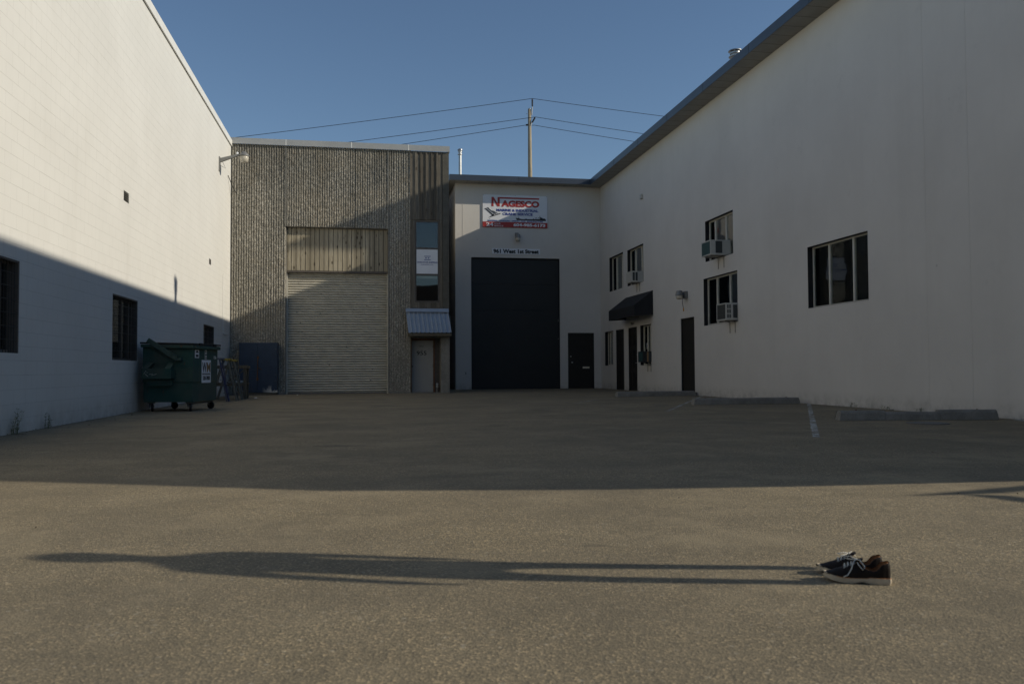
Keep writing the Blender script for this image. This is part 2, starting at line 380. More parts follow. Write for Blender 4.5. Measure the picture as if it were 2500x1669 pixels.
def frX(c, out): return lambda u, v, d: (c - out * d, u, v)      # plane X=c, u=Y
def frY(c): return lambda u, v, d: (u, c + d, v)                 # plane Y=c facing the camera, u=X

def wall(mb, P, u0, u1, v0, v1, holes, t):
    us = sorted({u0, u1, *[h[i] for h in holes for i in (0, 1)]}); vs = sorted({v0, v1, *[h[i] for h in holes for i in (2, 3)]})
    us = [u for u in us if u0 <= u <= u1]; vs = [v for v in vs if v0 <= v <= v1]
    solid = lambda i, j: 0 <= i < len(us) - 1 and 0 <= j < len(vs) - 1 and not any(h[0] - 1e-6 <= us[i] and us[i + 1] <= h[1] + 1e-6 and h[2] - 1e-6 <= vs[j] and vs[j + 1] <= h[3] + 1e-6 for h in holes)
    idx = {}; v = []; f = []
    def vid(i, j, d):
        k = (i, j, d)
        if k not in idx: idx[k] = len(v); v.append(P(us[i], vs[j], t * d))
        return idx[k]
    for i in range(len(us) - 1):
        for j in range(len(vs) - 1):
            if not solid(i, j): continue
            for d in (0, 1): f.append((vid(i, j, d), vid(i + 1, j, d), vid(i + 1, j + 1, d), vid(i, j + 1, d)))
            for (di, dj, a, b) in ((-1, 0, (i, j), (i, j + 1)), (1, 0, (i + 1, j), (i + 1, j + 1)), (0, -1, (i, j), (i + 1, j)), (0, 1, (i, j + 1), (i + 1, j + 1))):
                if not solid(i + di, j + dj): f.append((vid(*a, 0), vid(*b, 0), vid(*b, 1), vid(*a, 1)))
    mb.add(v, f)

def window(parent, P, u0, u1, v0, v1, depth, mull, fmat, fw_=.045, bar=.05, glass='glass', reveal=True, hbars=(), label=None):
    m = MB(); d0, d1 = depth, depth + .05
    m.pbox(P, u0, u1, v0, v0 + fw_, d0, d1).pbox(P, u0, u1, v1 - fw_, v1, d0, d1)
    m.pbox(P, u0, u0 + fw_, v0 + fw_, v1 - fw_, d0, d1).pbox(P, u1 - fw_, u1, v0 + fw_, v1 - fw_, d0, d1)
    for c in mull: m.pbox(P, c - bar / 2, c + bar / 2, v0 + fw_, v1 - fw_, d0 - .012, d1)
    for c in hbars: m.pbox(P, u0 + fw_, u1 - fw_, c - bar / 2, c + bar / 2, d0 - .008, d1 - .004)
    w = m.build("window", MA[fmat], parent)
    cs = [u0 + fw_] + [c for c in mull] + [u1 - fw_]
    for a, b in zip(cs[:-1], cs[1:]):
        MB().pbox(P, a + (bar / 2 if a in mull else 0), b - (bar / 2 if b in mull else 0), v0 + fw_, v1 - fw_, d0 + .02, d0 + .028).build("pane", MA[glass], w)
    if reveal:
        r = MB(); e = .006
        r.pbox(P, u0 + .002, u0 + e, v0 + .002, v1 - .002, -.003, depth - .002).pbox(P, u1 - e, u1 - .002, v0 + .002, v1 - .002, -.003, depth - .002)
        r.pbox(P, u0 + e, u1 - e, v1 - e, v1 - .002, -.003, depth - .002).pbox(P, u0 + e, u1 - e, v0 + .002, v0 + e, -.003, depth - .002)
        r.build("reveal", MA['reveal'], w)
    if label: w["label"] = label
    return w

# ------------------------------------------------------------------ ground and markings
g = MB(); g.add([(-300, -200, 0), (300, -200, 0), (300, 400, 0), (-300, 400, 0)], [(0, 1, 2, 3)])
tag(g.build("ground", MA['asphalt']), kind="structure")
def line(a, b, w):
    a = Vector((*a, .004)); b = Vector((*b, .004)); d = (b - a).normalized(); s_ = Vector((d.y, -d.x, 0)) * w / 2; m = MB(); n = 24
    v = []; f = []
    for i in range(n + 1):
        p = a.lerp(b, i / n); j = random.uniform(.85, 1.1); v += [p - s_ * j, p + s_ * j]
        if i: f.append((2 * i - 2, 2 * i - 1, 2 * i + 1, 2 * i))
    m.add(v, f); return tag(m.build("road_marking", MA['line']), kind="structure")
line((10.4, 18.26), (5.44, 9.39), .09); line((10.40, 24.6), (5.88, 15.72), .08); line((6.45, 22.7), (5.1, 20.05), .08); line((10.42, 11.9), (9.2, 9.6), .11)

# ------------------------------------------------------------------ painted block building (left)
XL = -4.83; PL = frX(XL, 1)
lb = thing("block_building", (XL - 6, 16, 0), "white painted concrete block building on the left with a high sunlit side wall", "building")
wA = (10.6, 12.70, 1.118, 2.418); wB = (17.06, 18.85, 1.081, 2.367); wC = (26.14, 27.9, 1.10, 2.28)
v1 = (17.72, 18.10, 4.315, 4.52); v2 = (26.96, 27.30, 4.20, 4.375)
m = MB(); wall(m, PL, 4.0, 31.02, -.2, 9.16, [wA, wB, wC, v1, v2], .3); m.build("wall", MA['block'], lb)
m = MB(); m.box(-20, XL - .302, 3.7, 4.0, -.2, 9.16).box(-20, XL - .302, 31.03, 31.3, -.2, 9.16).box(-20.3, -20, 3.7, 31.3, -.2, 9.16); m.build("side_wall", MA['block'], lb)
MB().box(-20, XL - .302, 4.0, 31.02, 8.8, 9.0).build("roof", MA['roof'], lb)
m = MB(); m.box(XL - .34, XL + .045, 3.9, 31.06, 9.165, 9.195).box(XL + .012, XL + .045, 3.9, 31.06, 8.985, 9.165)
m.build("parapet_cap", MA['cap'], lb)
for (a, b, c, d), mu in ((wA, [11.35, 12.35]), (wB, [18.08, 18.58]), (wC, [26.75, 27.5])):
    w = window(lb, PL, a, b, c, d, .12, mu, 'brownframe', .05, .055, 'dimglass', False, label="brown framed window behind security mesh")
    MB().pbox(PL, a, b, c, d, .176, .186).build("blind", MA['curtain'] if a > 13 else MA['drape'], w)
    s_ = MB(); nv = int((b - a) / .085); nh = int((d - c) / .2)
    for i in range(1, nv): u = a + (b - a) * i / nv; s_.pbox(PL, u - .003, u + .003, c, d, .03, .036)
    for i in range(1, nh + 1): v = c + (d - c) * i / (nh + 1); s_.pbox(PL, a, b, v - .004, v + .004, .022, .0295)
    s_.build("mesh_screen", MA['mesh'], w)
    r = MB(); r.pbox(PL, b - .035, b - .001, c, d, .005, .118).pbox(PL, a + .001, a + .02, c, d, .005, .118).pbox(PL, a + .021, b - .036, d - .03, d - .001, .005, .118); r.build("surround", MA['brownframe'], w)
for (a, b, c, d) in (v1, v2):
    m = MB()
    for i in range(5):
        z = c + (d - c) * (i + .1) / 5; m.add([PL(a, z, .0), PL(b, z, .0), PL(b, z + .03, .06), PL(a, z + .03, .06), PL(a, z - .008, .0), PL(b, z - .008, .0), PL(b, z + .022, .06), PL(a, z + .022, .06)], [(0, 1, 2, 3), (7, 6, 5, 4), (0, 4, 5, 1), (1, 5, 6, 2), (2, 6, 7, 3), (3, 7, 4, 0)])
    lv = m.build("louvre_vent", MA['iron'], lb); MB().pbox(PL, a, b, c, d, .12, .13).build("duct", MA['reveal'], lv)
m = MB(); m.pbox(PL, 29.55, 30.42, 1.2, 2.1, -.012, -.002).pbox(PL, 29.5, 30.47, 2.105, 2.14, -.04, -.002); m.build("access_panel", MA['block'], lb)
m = MB(); m.tube([PL(29.5, 4.2, -.012), PL(29.5, 2.2, -.012)], .012, 6); m.build("conduit", MA['cap'], lb)
m = MB(); m.tube([PL(30.3, 7.75, -.02), (-4.72, 30.7, 7.45), (-4.62, 30.98, 7.25)], .014, 6)
tag(m.build("cable", MA['wire']), "short dark cable from the white block wall to the ribbed concrete wall", "cable")

# arm lamp on the block wall
t = thing("wall_lamp", (XL, 28.6, 7.8), "long armed floodlight high on the sunlit white block wall", "wall lamp")
m = MB(); m.prism([(XL + .03, 28.56, 7.79), (XL + .03, 28.56, 7.93), (-4.2, 28.56, 8.10), (-4.16, 28.56, 8.06), (-4.3, 28.56, 8.0)], (0, .08, 0)); m.build("arm", MA['lamp'], t)
m = MB(); m.lathe([(.03, .16), (.06, .15), (.17, .02), (.175, 0), (.15, 0), (.05, .1)], (-4.03, 28.6, 8.03), 20); m.build("hood", MA['lamp'], t, 40)
m = MB(); m.lathe([(.145, 0), (.148, -.06), (.125, -.18), (.05, -.21)], (-4.03, 28.6, 8.025), 20); m.build("lens", MA['lens'], t, True)
m = MB(); m.lathe([(.035, 0), (.04, .05), (.02, .07)], (-4.25, 28.6, 8.09), 10); m.build("photocell", MA['signwhite'], t)
m = MB(); m.tube([(-4.72, 28.6, 7.82), (-4.62, 28.6, 7.60), (XL + .02, 28.6, 7.70)], .012, 6); m.box(XL, XL + .03, 28.52, 28.68, 7.5, 7.98); m.build("bracket", MA['lamp'], t)

# ------------------------------------------------------------------ ribbed concrete building (centre)
YC = 31.026; PC = frY(YC)
cb = thing("concrete_building", (-.8, 40, 0), "tall ribbed brown concrete building with a cream roller door", "building")
def ribs(mb, x0, x1, z0, z1, pitch=.086, dep=.05):
    n = max(1, round((x1 - x0) / pitch)); p = (x1 - x0) / n; prof = []
    for i in range(n):
        a = x0 + i * p; prof += [(a, dep, 0), (a + p * .34, dep, 0), (a + p * .46, 0, 1), (a + p * .90, 0, 1)]
    prof.append((x1, dep, 0)); nz = max(2, int((z1 - z0) / .055)); v = []; f = []; k = len(prof); chip = [0.] * n
    for j in range(nz + 1):
        z = z0 + (z1 - z0) * j / nz
        for i in range(n):
            if random.random() < .55: chip[i] = random.choice((0, 0, .003, .006, .011, .016))
        for q, (x, d, c) in enumerate(prof):
            e = chip[min(q // 4, n - 1)] if c else random.uniform(-.006, .004)
            v.append((x + (random.uniform(-.008, .008) if 0 < q < k - 1 else 0), YC + d + e + random.uniform(0, .006) * c, z))
    for j in range(nz):
        for q in range(k - 1): f.append((j * k + q, j * k + q + 1, (j + 1) * k + q + 1, (j + 1) * k + q))
    mb.add(v, f)
for (x0, x1, z0, z1) in ((-4.82, -2.905, .02, 9.1), (-2.885, -.43, 6.13, 9.1), (-.418, .80, 6.13, 9.1), (.815, 1.62, .02, 9.1)):
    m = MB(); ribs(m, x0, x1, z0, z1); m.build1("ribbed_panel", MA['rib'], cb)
for x, z, mt in ((-2.895, 6.13, 'conc'), (.8075, .05, 'conc'), (1.628, .05, 'siding')): MB().box(x - .016, x + .016, YC - .006, YC + .055, z, 9.09).build("panel_joint", MA[mt], cb)
MB().box(-.43, -.418, YC + .02, YC + .055, 6.13, 9.09).build("panel_joint", MA['signblack'], cb)
hd = (-2.885, .80, -.2, 6.12); hw = (1.785, 2.71, 3.39, 6.47); ho = (1.65, 2.74, -.2, 2.06)
m = MB(); wall(m, frY(YC + .06), -4.85, 3.06, -.2, 9.1, [hd, hw, ho], .5); m.build("wall", MA['conc'], cb)
m = MB(); m.box(-4.85, -4.6, YC + .57, 60, -.2, 9.1).box(2.8, 3.06, YC + .57, 60, -.2, 9.1).box(-4.6, 2.8, 59.7, 60, -.2, 9.1); m.build("side_wall", MA['conc'], cb)
MB().box(-4.6, 2.8, YC + .57, 59.7, 8.8, 9.0).build("roof", MA['roof'], cb)
m = MB(); m.box(-4.93, 3.10, YC - .06, YC - .035, 9.085, 9.30).box(-4.93, 3.10, YC - .035, YC + .4, 9.28, 9.30).box(3.07, 3.10, YC - .034, 50, 9.085, 9.279)
fa = m.build("fascia", MA['lightfascia'], cb)
m = MB()
for x in (-2.9, -.55, 1.55): m.box(x - .02, x + .02, YC - .064, YC - .0605, 9.083, 9.302)
m.build("joint_cover", MA['cap'], fa)
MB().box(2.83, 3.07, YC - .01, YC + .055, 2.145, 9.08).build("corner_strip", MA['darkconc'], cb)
m = MB(); m.box(2.742, 3.07, YC - .14, YC + .5, -.1, 2.14); m.build("pilaster", MA['conc'], cb)
# wood siding strip
m = MB(); xs = [1.63 + .2 * i for i in range(7)]
for x0, x1 in zip(xs[:-1], xs[1:]): m.box(x0 + .012, x1 - .012, YC + .012, YC + .058, 6.50, 9.08)
for x in xs[1:-1]: m.box(x - .028, x + .028, YC - .018, YC + .0115, 6.50, 9.08)
m.box(1.63, 1.78, YC + .012, YC + .058, 3.2, 6.49).box(2.715, 2.825, YC + .012, YC + .058, 3.2, 6.49).box(1.785, 2.71, YC + .02, YC + .058, 3.17, 3.385)
m.build("timber_siding", MA['siding'], cb)
# planks above the roller door
m = MB(); n = 22; x0, x1 = -2.88, .795; p = (x1 - x0) / n
for i in range(n): dd = random.uniform(0, .012); m.box(x0 + i * p + .010, x0 + (i + 1) * p - .010, YC + .20 + dd, YC + .235 + dd, 4.545, 6.105)
m.box(x0, x1, YC + .25, YC + .27, 4.55, 6.1, 1)
pk = m.build1("plank_infill", [MA['planks'], MA['signblack']], cb)
MB().box(x0, x1, YC + .19, YC + .27, 4.47, 4.54).build("header_beam", MA['brownframe'], pk)
# roller door
m = MB(); nz = 49; pts = []; hh = 4.52 / nz
for i in range(nz):
    z = -.02 + i * hh; jz = random.uniform(-.003, .003)
    for dz, dd in ((.02, .072), (.13, .034), (.27, .010), (.42, 0), (.60, .010), (.80, .040), (.97, .072)): pts.append((z + dz * hh, dd + jz))
v = []; f = []
for z, d in pts: v += [(-2.87, YC + .34 + d, z), (-1.05, YC + .343 + d, z), (.785, YC + .34 + d, z)]
for i in range(len(pts) - 1): f += [(3 * i, 3 * i + 1, 3 * i + 4, 3 * i + 3), (3 * i + 1, 3 * i + 2, 3 * i + 5, 3 * i + 4)]
m.add(v, f)
for i in range(40):
    x = random.uniform(-2.7, .7); z = random.uniform(.4, 4.2); r = random.uniform(.008, .026)
    m.prism([(x + r * cos(a) * random.uniform(.7, 1.9), YC + .336, z + r * .6 * sin(a)) for a in (0, 1.05, 2.1, 3.14, 4.2, 5.2)], (0, .006, 0), 1)
rd = m.build1("roller_door", [MA['roller'], MA['signblack']], cb, smooth=50)
m = MB(); m.box(-2.885, -2.84, YC + .28, YC + .335, 0, 4.47).box(.755, .80, YC + .28, YC + .335, 0, 4.47); m.build("guide_rail", MA['roller'], cb)
m = MB(); m.box(-2.87, .785, YC + .325, YC + .37, 0, .05); m.build("bottom_bar", MA['iron'], rd)
m = MB(); m.box(-4.82, -2.89, YC - .10, YC + .05, -.1, .06).box(.81, 1.64, YC - .10, YC + .05, -.1, .06); m.build("footing", MA['conc'], cb)
# office window column with shipping sign
PW = frY(YC + .0)
w = window(cb, PW, 1.785, 2.71, 3.39, 6.47, .03, [], 'brownframe', .06, .06, 'glass', False, hbars=(4.43, 5.42))
MB().pbox(PW, 1.85, 2.645, 5.47, 6.40, .3, .31).build("blind", MA['dim'], w)
MB().pbox(PW, 1.86, 2.64, 4.30, 4.42, .12, .13).build("blind", MA['curtain'], w)
t = thing("window_sign", (2.25, YC, 4.9), "white shipping company sign behind the middle pane above the small canopy", "sign")
MB().pbox(PW, 1.85, 2.645, 4.47, 5.385, .036, .044).build("board", MA['signwhite'], t)
m = MB(); m.pbox(PW, 2.135, 2.38, 5.115, 5.135, .028, .0345).pbox(PW, 2.135, 2.38, 4.985, 5.005, .028, .0345)
for cx in (2.205, 2.305):
    m.prism([PW(cx + (.036 if i % 2 == 0 else .015) * sin(i * pi / 5), 5.06 + (.036 if i % 2 == 0 else .015) * cos(i * pi / 5), .028) for i in range(10)], (0, .006, 0))
m.build("emblem", MA['signblue'], t)
m = MB(); m.text("GRIEG STAR SHIPPING", PW, 1.865, 2.63, 4.875, 4.925, .028, .0345, .012).text("(CANADA) LTD.", PW, 2.02, 2.49, 4.79, 4.83, .028, .0345, .0)
m.build("lettering", MA['signblue'], t)
# canopy
t = thing("door_canopy", (2.3, YC, 2.6), "small sloping blue grey corrugated canopy over the 955 door", "canopy")
m = MB(); n = 10; v = []; f = []
a0, a1 = 1.45, 3.03; b0, b1 = 1.52, 3.10; k = 0; prof = []
for i in range(n):
    for fr, h in ((0, 0), (.58, 0), (.66, .035), (.92, .035), (1., 0)): prof.append(((i + fr) / n, h))
for s_, h in prof:
    v += [(a0 + (a1 - a0) * s_, YC - .05 - h * .8, 3.07 + h * .3), (b0 + (b1 - b0) * s_, YC - .62 - h * .8, 2.23 + h * .6)]
    v += [(a0 + (a1 - a0) * s_, YC - .04 - h * .8, 3.055 + h * .3), (b0 + (b1 - b0) * s_, YC - .61 - h * .8, 2.215 + h * .6)]
for i in range(len(prof) - 1):
    q = 4 * i; f += [(q, q + 1, q + 5, q + 4), (q + 2, q + 6, q + 7, q + 3), (q + 1, q + 3, q + 7, q + 5)]
m.add(v, f); m.build("roof_sheet", MA['canopy'], t)
m = MB(); m.prism([(1.44, YC - .005, 3.16), (1.44, YC - .10, 3.15), (1.44, YC - .17, 3.02), (1.44, YC - .005, 3.10)], (1.6, 0, 0)); m.build("ridge_flashing", MA['canopy'], t)
m = MB(); m.box(1.53, 3.10, YC - .60, YC - .54, 2.11, 2.20).prism([(1.53, YC - .53, 2.11), (1.53, YC - .53, 2.20), (1.53, YC - .06, 2.9), (1.53, YC - .06, 2.11)], (.06, 0, 0)).prism([(3.04, YC - .53, 2.15), (3.04, YC - .53, 2.20), (3.04, YC - .06, 2.9), (3.04, YC - .06, 2.15)], (.06, 0, 0))
m.box(1.59, 3.04, YC - .53, YC - .06, 2.145, 2.165); m.build("timber_frame", MA['wood'], t)
# office door 955
PD = frY(YC + .33)
d_ = MB().pbox(PD, 1.69, 2.49, .03, 1.97, 0, .05).build("office_door", MA['greydoor'], cb)
m = MB(); m.text("OFFICE", PD, 1.96, 2.13, 1.735, 1.775, -.004, 0, .01).text("955", PD, 1.87, 2.24, 1.42, 1.58, -.006, 0, .015).pbox(PD, 2.06, 2.08, 1.60, 1.625, -.004, 0); m.build("lettering", MA['signblack'], d_)
m = MB(); m.lathe([(.03, 0), (.03, .05), (.012, .06)], PD(1.715, 1.0, 0), 12, (0, -1, 0)); m.build("handle", MA['iron'], d_)
m = MB(); [m.pbox(PD, 2.47, 2.485, z, z + .1, -.012, -.001) for z in (.25, .97, 1.7)]; m.build("hinge", MA['iron'], d_)
m = MB(); m.pbox(PD, 1.65, 1.688, 0, 2.06, -.05, .06).pbox(PD, 2.50, 2.545, 0, 2.06, -.05, .06).pbox(PD, 1.69, 2.498, 1.98, 2.06, -.02, .06); m.build("door_frame", MA['rwood'], cb)
m = MB(); m.pbox(PD, 2.545, 2.74, -.1, 2.1, .02, .06); m.build("jamb_board", MA['brownframe'], cb)
m = MB(); m.box(1.6, 2.76, YC - .12, YC + .5, -.1, .022); m.build("door_sill", MA['conc'], cb)
t = thing("standpipe", (2.62, YC + .12, 0), "short dark standpipe with two pale caps beside the 955 door", "standpipe")
m = MB(); m.tube([(2.62, YC + .12, .02), (2.62, YC + .12, .36)], .045, 10); m.build("pipe", MA['iron'], t)
m = MB(); [m.lathe([(.045, 0), (.05, .03), (.03, .05)], (2.62, YC + .075, z), 10, (0, -1, 0)) for z in (.24, .33)]; m.build("hose_cap", MA['steel'], t)

# ------------------------------------------------------------------ grey stucco warehouse (back and right)
YG = 36.2; XR = 10.478; PG = frY(YG); PR = frX(XR, -1); ZS = 9.12
wh = thing("stucco_warehouse", (20, 30, 0), "grey stucco warehouse with dark eaves turning the corner along the right side of the yard", "building")
ohd = (4.56, 8.575, -.2, 5.835); mdr = (8.93, 10.146, -.2, 2.50)
m = MB(); wall(m, PG, 3.86, XR - .001, -.2, ZS, [ohd, mdr], .3); m.build("back_wall", MA['stucco'], wh)
wins = dict(w1=(32.87, 34.80, 4.225, 5.71), w2=(30.31, 32.27, 4.215, 5.68), w3=(22.43, 24.41, 4.19, 5.463), w4=(22.185, 24.59, 2.20, 3.675), w5=(15.91, 18.34, 2.288, 3.763), w6=(34.35, 35.565, 1.018, 2.508), w7=(29.53, 30.75, 1.0, 2.537))
drs = dict(dA=(32.84, 33.97, -.2, 2.52), dB=(31.16, 32.28, -.2, 2.52), dC=(25.385, 26.57, -.2, 2.545))
m = MB(); wall(m, PR, 5.6, YG - .001, -.2, ZS, list(wins.values()) + list(drs.values()), .3)
m.prism([(XR, 5.599, -.2), (XR, 5.2, -.2)] + [(XR, y, z) for y, z in ((5.2, 0), (3.72, 2.6), (3.30, 3.34), (2.99, 4.0), (2.75, 4.89), (2.9, 5.42), (3.04, 6.0), (3.04, ZS))] + [(XR, 5.599, ZS)], (.3, 0, 0))  # unseen raked end added, outline shaped to cast the shadow edge on the ground
m.build("side_wall", MA['stucco'], wh)
m = MB(); m.box(3.86, 4.15, YG + .301, 60, -.2, ZS).box(4.15, 40, 59.7, 60, -.2, ZS).box(39.7, 40, 6.0, 59.7, -.2, ZS).box(XR + .301, 39.7, 6.0, 6.3, -.2, ZS); m.build("outer_wall", MA['stucco'], wh)
# eaves: soffit, fascia, roof deck
XE = XR - .62; YE = YG - .62; ZT = 9.35
m = MB(); m.box(XE + .012, 39.9, 3.0, 59.9, ZT - .05, ZT - .02); m.box(3.56, XE + .0115, YE + .012, 59.9, ZT - .05, ZT - .02); m.build("roof", MA['roof'], wh)
m = MB(); m.box(XE + .012, XR - .002, 3.0, YG - .002, ZS - .012, ZS).box(3.56, XE + .0115, YE + .012, YG - .002, ZS - .012, ZS).box(3.56, 3.857, YG - .002, 59.9, ZS - .012, ZS); 
for i in range(60):
    y = 3.4 + i * .55
    if y < YE: m.box(XE + .014, XR - .004, y, y + .012, ZS - .015, ZS - .0125, 1)
for i in range(12):
    x = 3.8 + i * .55
    if x < XE - .1: m.box(x, x + .012, YE + .014, YG - .004, ZS - .015, ZS - .0125, 1)
m.build1("soffit", [MA['soffit'], MA['brownframe']], wh)
m = MB(); m.box(XE, XE + .0118, 2.99, YE + .0117, ZS - .02, ZT); m.box(3.55, XE + .0118, YE, YE + .0117, ZS - .02, ZT) if False else None
m.box(3.55, XE - .0005, YE, YE + .0117, ZS - .02, ZT).box(3.548, 3.56, YE + .012, 59.9, ZS - .02, ZT).box(XE + .012, 39.9, 2.97, 2.99, ZS - .02, ZT)
for y in (5., 8.0, 11, 14, 17, 20, 23, 26, 29, 32): m.box(XE - .004, XE - .0005, y, y + .02, ZS - .021, ZT + .001, 1)
m.box(6.6, 6.62, YE - .004, YE - .0005, ZS - .021, ZT + .001, 1); m.build1("fascia", [MA['fascia'], MA['signblack']], wh)
m = MB(); m.pbox(PG, 4.18, 4.2, .0, ZS - .02, -.006, -.0005); m.build("wall_joint", MA['stucco'], wh)
m = MB()
for y in (14.05, 12.9): m.pbox(PR, y, y + .008, .0, ZS - .02, -.003, -.0005)
m.build("wall_joint", MA['stucco'], wh)
# overhead door
m = MB(); h = (5.83 + .0) / 5
for i in range(5): m.pbox(PG, 4.565, 8.57, i * h + .008, (i + 1) * h - .008, .12, .17)
m.pbox(PG, 4.565, 8.57, 0, 5.83, .14, .165)
od = m.build("overhead_door", MA['darkdoor'], wh)
m = MB(); m.pbox(PG, 4.563, 4.60, 0, 5.83, .06, .119).pbox(PG, 8.535, 8.572, 0, 5.83, .06, .119).pbox(PG, 4.60, 8.535, 5.79, 5.832, .06, .119); m.build("door_seal", MA['reveal'], od)
m = MB(); m.pbox(PG, 8.50, 8.53, 3.0, 3.12, .085, .119).pbox(PG, 8.50, 8.53, 2.2, 2.26, .085, .119); m.build("latch", MA['iron'], od)
# man door beside it
dd = MB().pbox(PG, 8.975, 10.10, .02, 2.455, .05, .10).build("entry_door", MA['blackdoor'], wh)
m = MB(); m.pbox(PG, 8.932, 8.972, 0, 2.5, .02, .11).pbox(PG, 10.103, 10.144, 0, 2.5, .02, .11).pbox(PG, 8.972, 10.103, 2.458, 2.5, .02, .11); m.build("door_frame", MA['blackdoor'], dd)
m = MB(); m.lathe([(.032, 0), (.03, .02)], PG(9.07, 1.44, .05), 12, (0, -1, 0)); m.lathe([(.015, 0), (.015, .03), (.035, .04), (.035, .07), (.01, .08)], PG(9.12, 1.17, .05), 12, (0, -1, 0)); m.build("handle", MA['steel'], dd)
MB().pbox(PG, 9.62, 9.93, .90, .98, .042, .049).build("mail_slot", MA['alu'], dd)
# windows on the side wall
window(wh, PR, *wins['w1'], .13, [33.35, 34.14], 'alu', .05, .06)
window(wh, PR, *wins['w2'], .13, [30.84, 31.59], 'alu', .05, .06)
window(wh, PR, *wins['w3'], .13, [23.15, 23.92], 'mullion', .05, .05)
window(wh, PR, *wins['w4'], .13, [22.93, 23.85], 'mullion', .05, .055)
w5 = window(wh, PR, *wins['w5'], .13, [16.63, 17.60], 'mullion', .04, .045)
window(wh, PR, *wins['w6'], .13, [34.8, 35.2], 'alu', .05, .05)
w7 = window(wh, PR, *wins['w7'], .13, [29.93, 30.26], 'alu', .05, .05)
for k_, off in (('w1', .19), ('w6', .19), ('w2', .195), ('w7', .195)):
    a, b, c, d = wins[k_]; MB().pbox(PR, a, b, c, d, off, off + .01).build("blind", MA['curtain'], wh)
def drape(P, u0, u1, v0, v1, d, amp, name, mt, par):
    n = int((u1 - u0) / .03); v = []; f = []
    for i in range(n + 1):
        u = u0 + (u1 - u0) * i / n; w_ = sin(i * 1.25 + 1.3 * sin(i * .31)); v += [P(u, v0 + .05 * sin(i * .16), d + amp * w_), P(u + .05 * sin(i * .13), v1, d + amp * .5 * w_)]
        if i: f.append((2 * i - 2, 2 * i - 1, 2 * i + 1, 2 * i))
    m = MB(); m.add(v, f); return m.build1(name, MA[mt], par, smooth=True)
a, b, c, d = wins['w5']; drape(PR, a, b, c + .45, d, .197, .014, "drape", 'drape', w5); MB().pbox(PR, a, b, c, d, .215, .225).build("backing", MA['drape'], w5)
a, b, c, d = wins['w3']; MB().pbox(PR, a, b, c, d, .19, .20).build("blind", MA['curtain'], wh)
a, b, c, d = wins['w4']; drape(PR, a, b, c, c + .6, .22, .02, "drape", 'drape', wh)
a, b, c, d = wins['w5']; m = MB()
for i in range(22): z = c + .05 + i * .03; m.pbox(PR, a, b, z, z + .004, .182, .21)
m.build("venetian_blind", MA['brownframe'], w5)
MB().pbox(PR, 30.25, 30.42, 1.62, 1.85, .14, .148).build("notice", MA['paper'], w7)
m = MB(); m.pbox(PR, 30.28, 30.36, 1.66, 1.80, .136, .1395); m.build("notice_print", MA['signblue'], w7)
# doors on the side wall
def side_door(a, b, z1, panels=False, hardware=True):
    d_ = MB(); d_.pbox(PR, a + .03, b - .03, .01, z1 - .03, .06, .11)
    if panels:
        for (q0, q1) in ((.14, .44), (.56, .86)):
            for (z0, z2) in ((.2, .72), (.9, 1.62), (1.78, 2.26)):
                u0 = a + (b - a) * q0; u1 = a + (b - a) * q1
                d_.pbox(PR, u0, u1, z0, z0 + .02, .048, .0598).pbox(PR, u0, u1, z2 - .02, z2, .048, .0598).pbox(PR, u0, u0 + .02, z0 + .02, z2 - .02, .048, .0598).pbox(PR, u1 - .02, u1, z0 + .02, z2 - .02, .048, .0598)
    o = d_.build("side_door", MA['blackdoor'], wh)
    m = MB(); m.pbox(PR, a + .002, a + .029, 0, z1 - .002, .02, .12).pbox(PR, b - .029, b - .002, 0, z1 - .002, .02, .12).pbox(PR, a + .029, b - .029, z1 - .029, z1 - .002, .02, .12); m.build("door_frame", MA['blackdoor'], o)
    if hardware:
        m = MB(); m.lathe([(.03, 0), (.028, .03)], PR(a + .10, 1.42, .06), 10, (-1, 0, 0)); m.tube([PR(a + .1, 1.1, .06), PR(a + .1, 1.1, -.0), PR(a + .22, 1.1, -.0)], .012, 8); m.build("handle", MA['steel'], o)
    return o
side_door(32.84, 33.97, 2.52, hardware=False); side_door(31.16, 32.28, 2.52, True); side_door(25.385, 26.57, 2.545, hardware=False)
m = MB(); m.text("961", PR, 31.92, 31.5, 2.62, 2.74, -.012, -.003, .02); m.build("door_number", MA['iron'], wh)
m = MB(); m.box(XR - .9, XR - .002, 25.2, 26.75, -.05, .10); m.build("door_step", MA['conc'], wh)

# ------------------------------------------------------------------ signs
u0s, u1s, z0s, z1s = 5.08, 8.012, 7.188, 8.632
t = thing("company_sign", (6.5, YG, 7.9), "large white and red crane service sign high above the dark overhead door", "sign")
PS = lambda u, v, d: (u0s + u * (u1s - u0s), YG - .04 + d, z1s - v * (z1s - z0s))
MB().pbox(PS, 0, 1, 0, .834, 0, .035).build("board", MA['signwhite'], t)
MB().pbox(PS, 0, 1, .8345, 1, 0, .035).build("red_band", MA['signred'], t)
PT = lambda u, v, d: PS(u, -v, d)     # text grows upwards
m = MB(); D0, D1 = -.008, -.0005
m.prism([PS(u, v, D0) for u, v in ((.135, .36), (.135, .07), (.168, .07), (.228, .27), (.228, .07), (.873, .07), (.873, .117), (.261, .117), (.261, .36), (.225, .36), (.166, .165), (.166, .36))], (0, .0075, 0))
m.text("AGESCO", PT, .283, .875, -.368, -.165, D0, D1, .055); m.build("lettering", MA['signred'], t)
m = MB(); m.text("MARINE & INDUSTRIAL", PT, .21, .859, -.512, -.43, D0, D1, .04).text("CRANE SERVICE", PT, .303, .77, -.628, -.545, D0, D1, .04)
m.text("MATERIAL HANDLING  DESIGN  AND  MANUFACTURE", PT, .076, .93, -.823, -.78, D0, D1, .03); m.build("lettering", MA['signblue'], t)
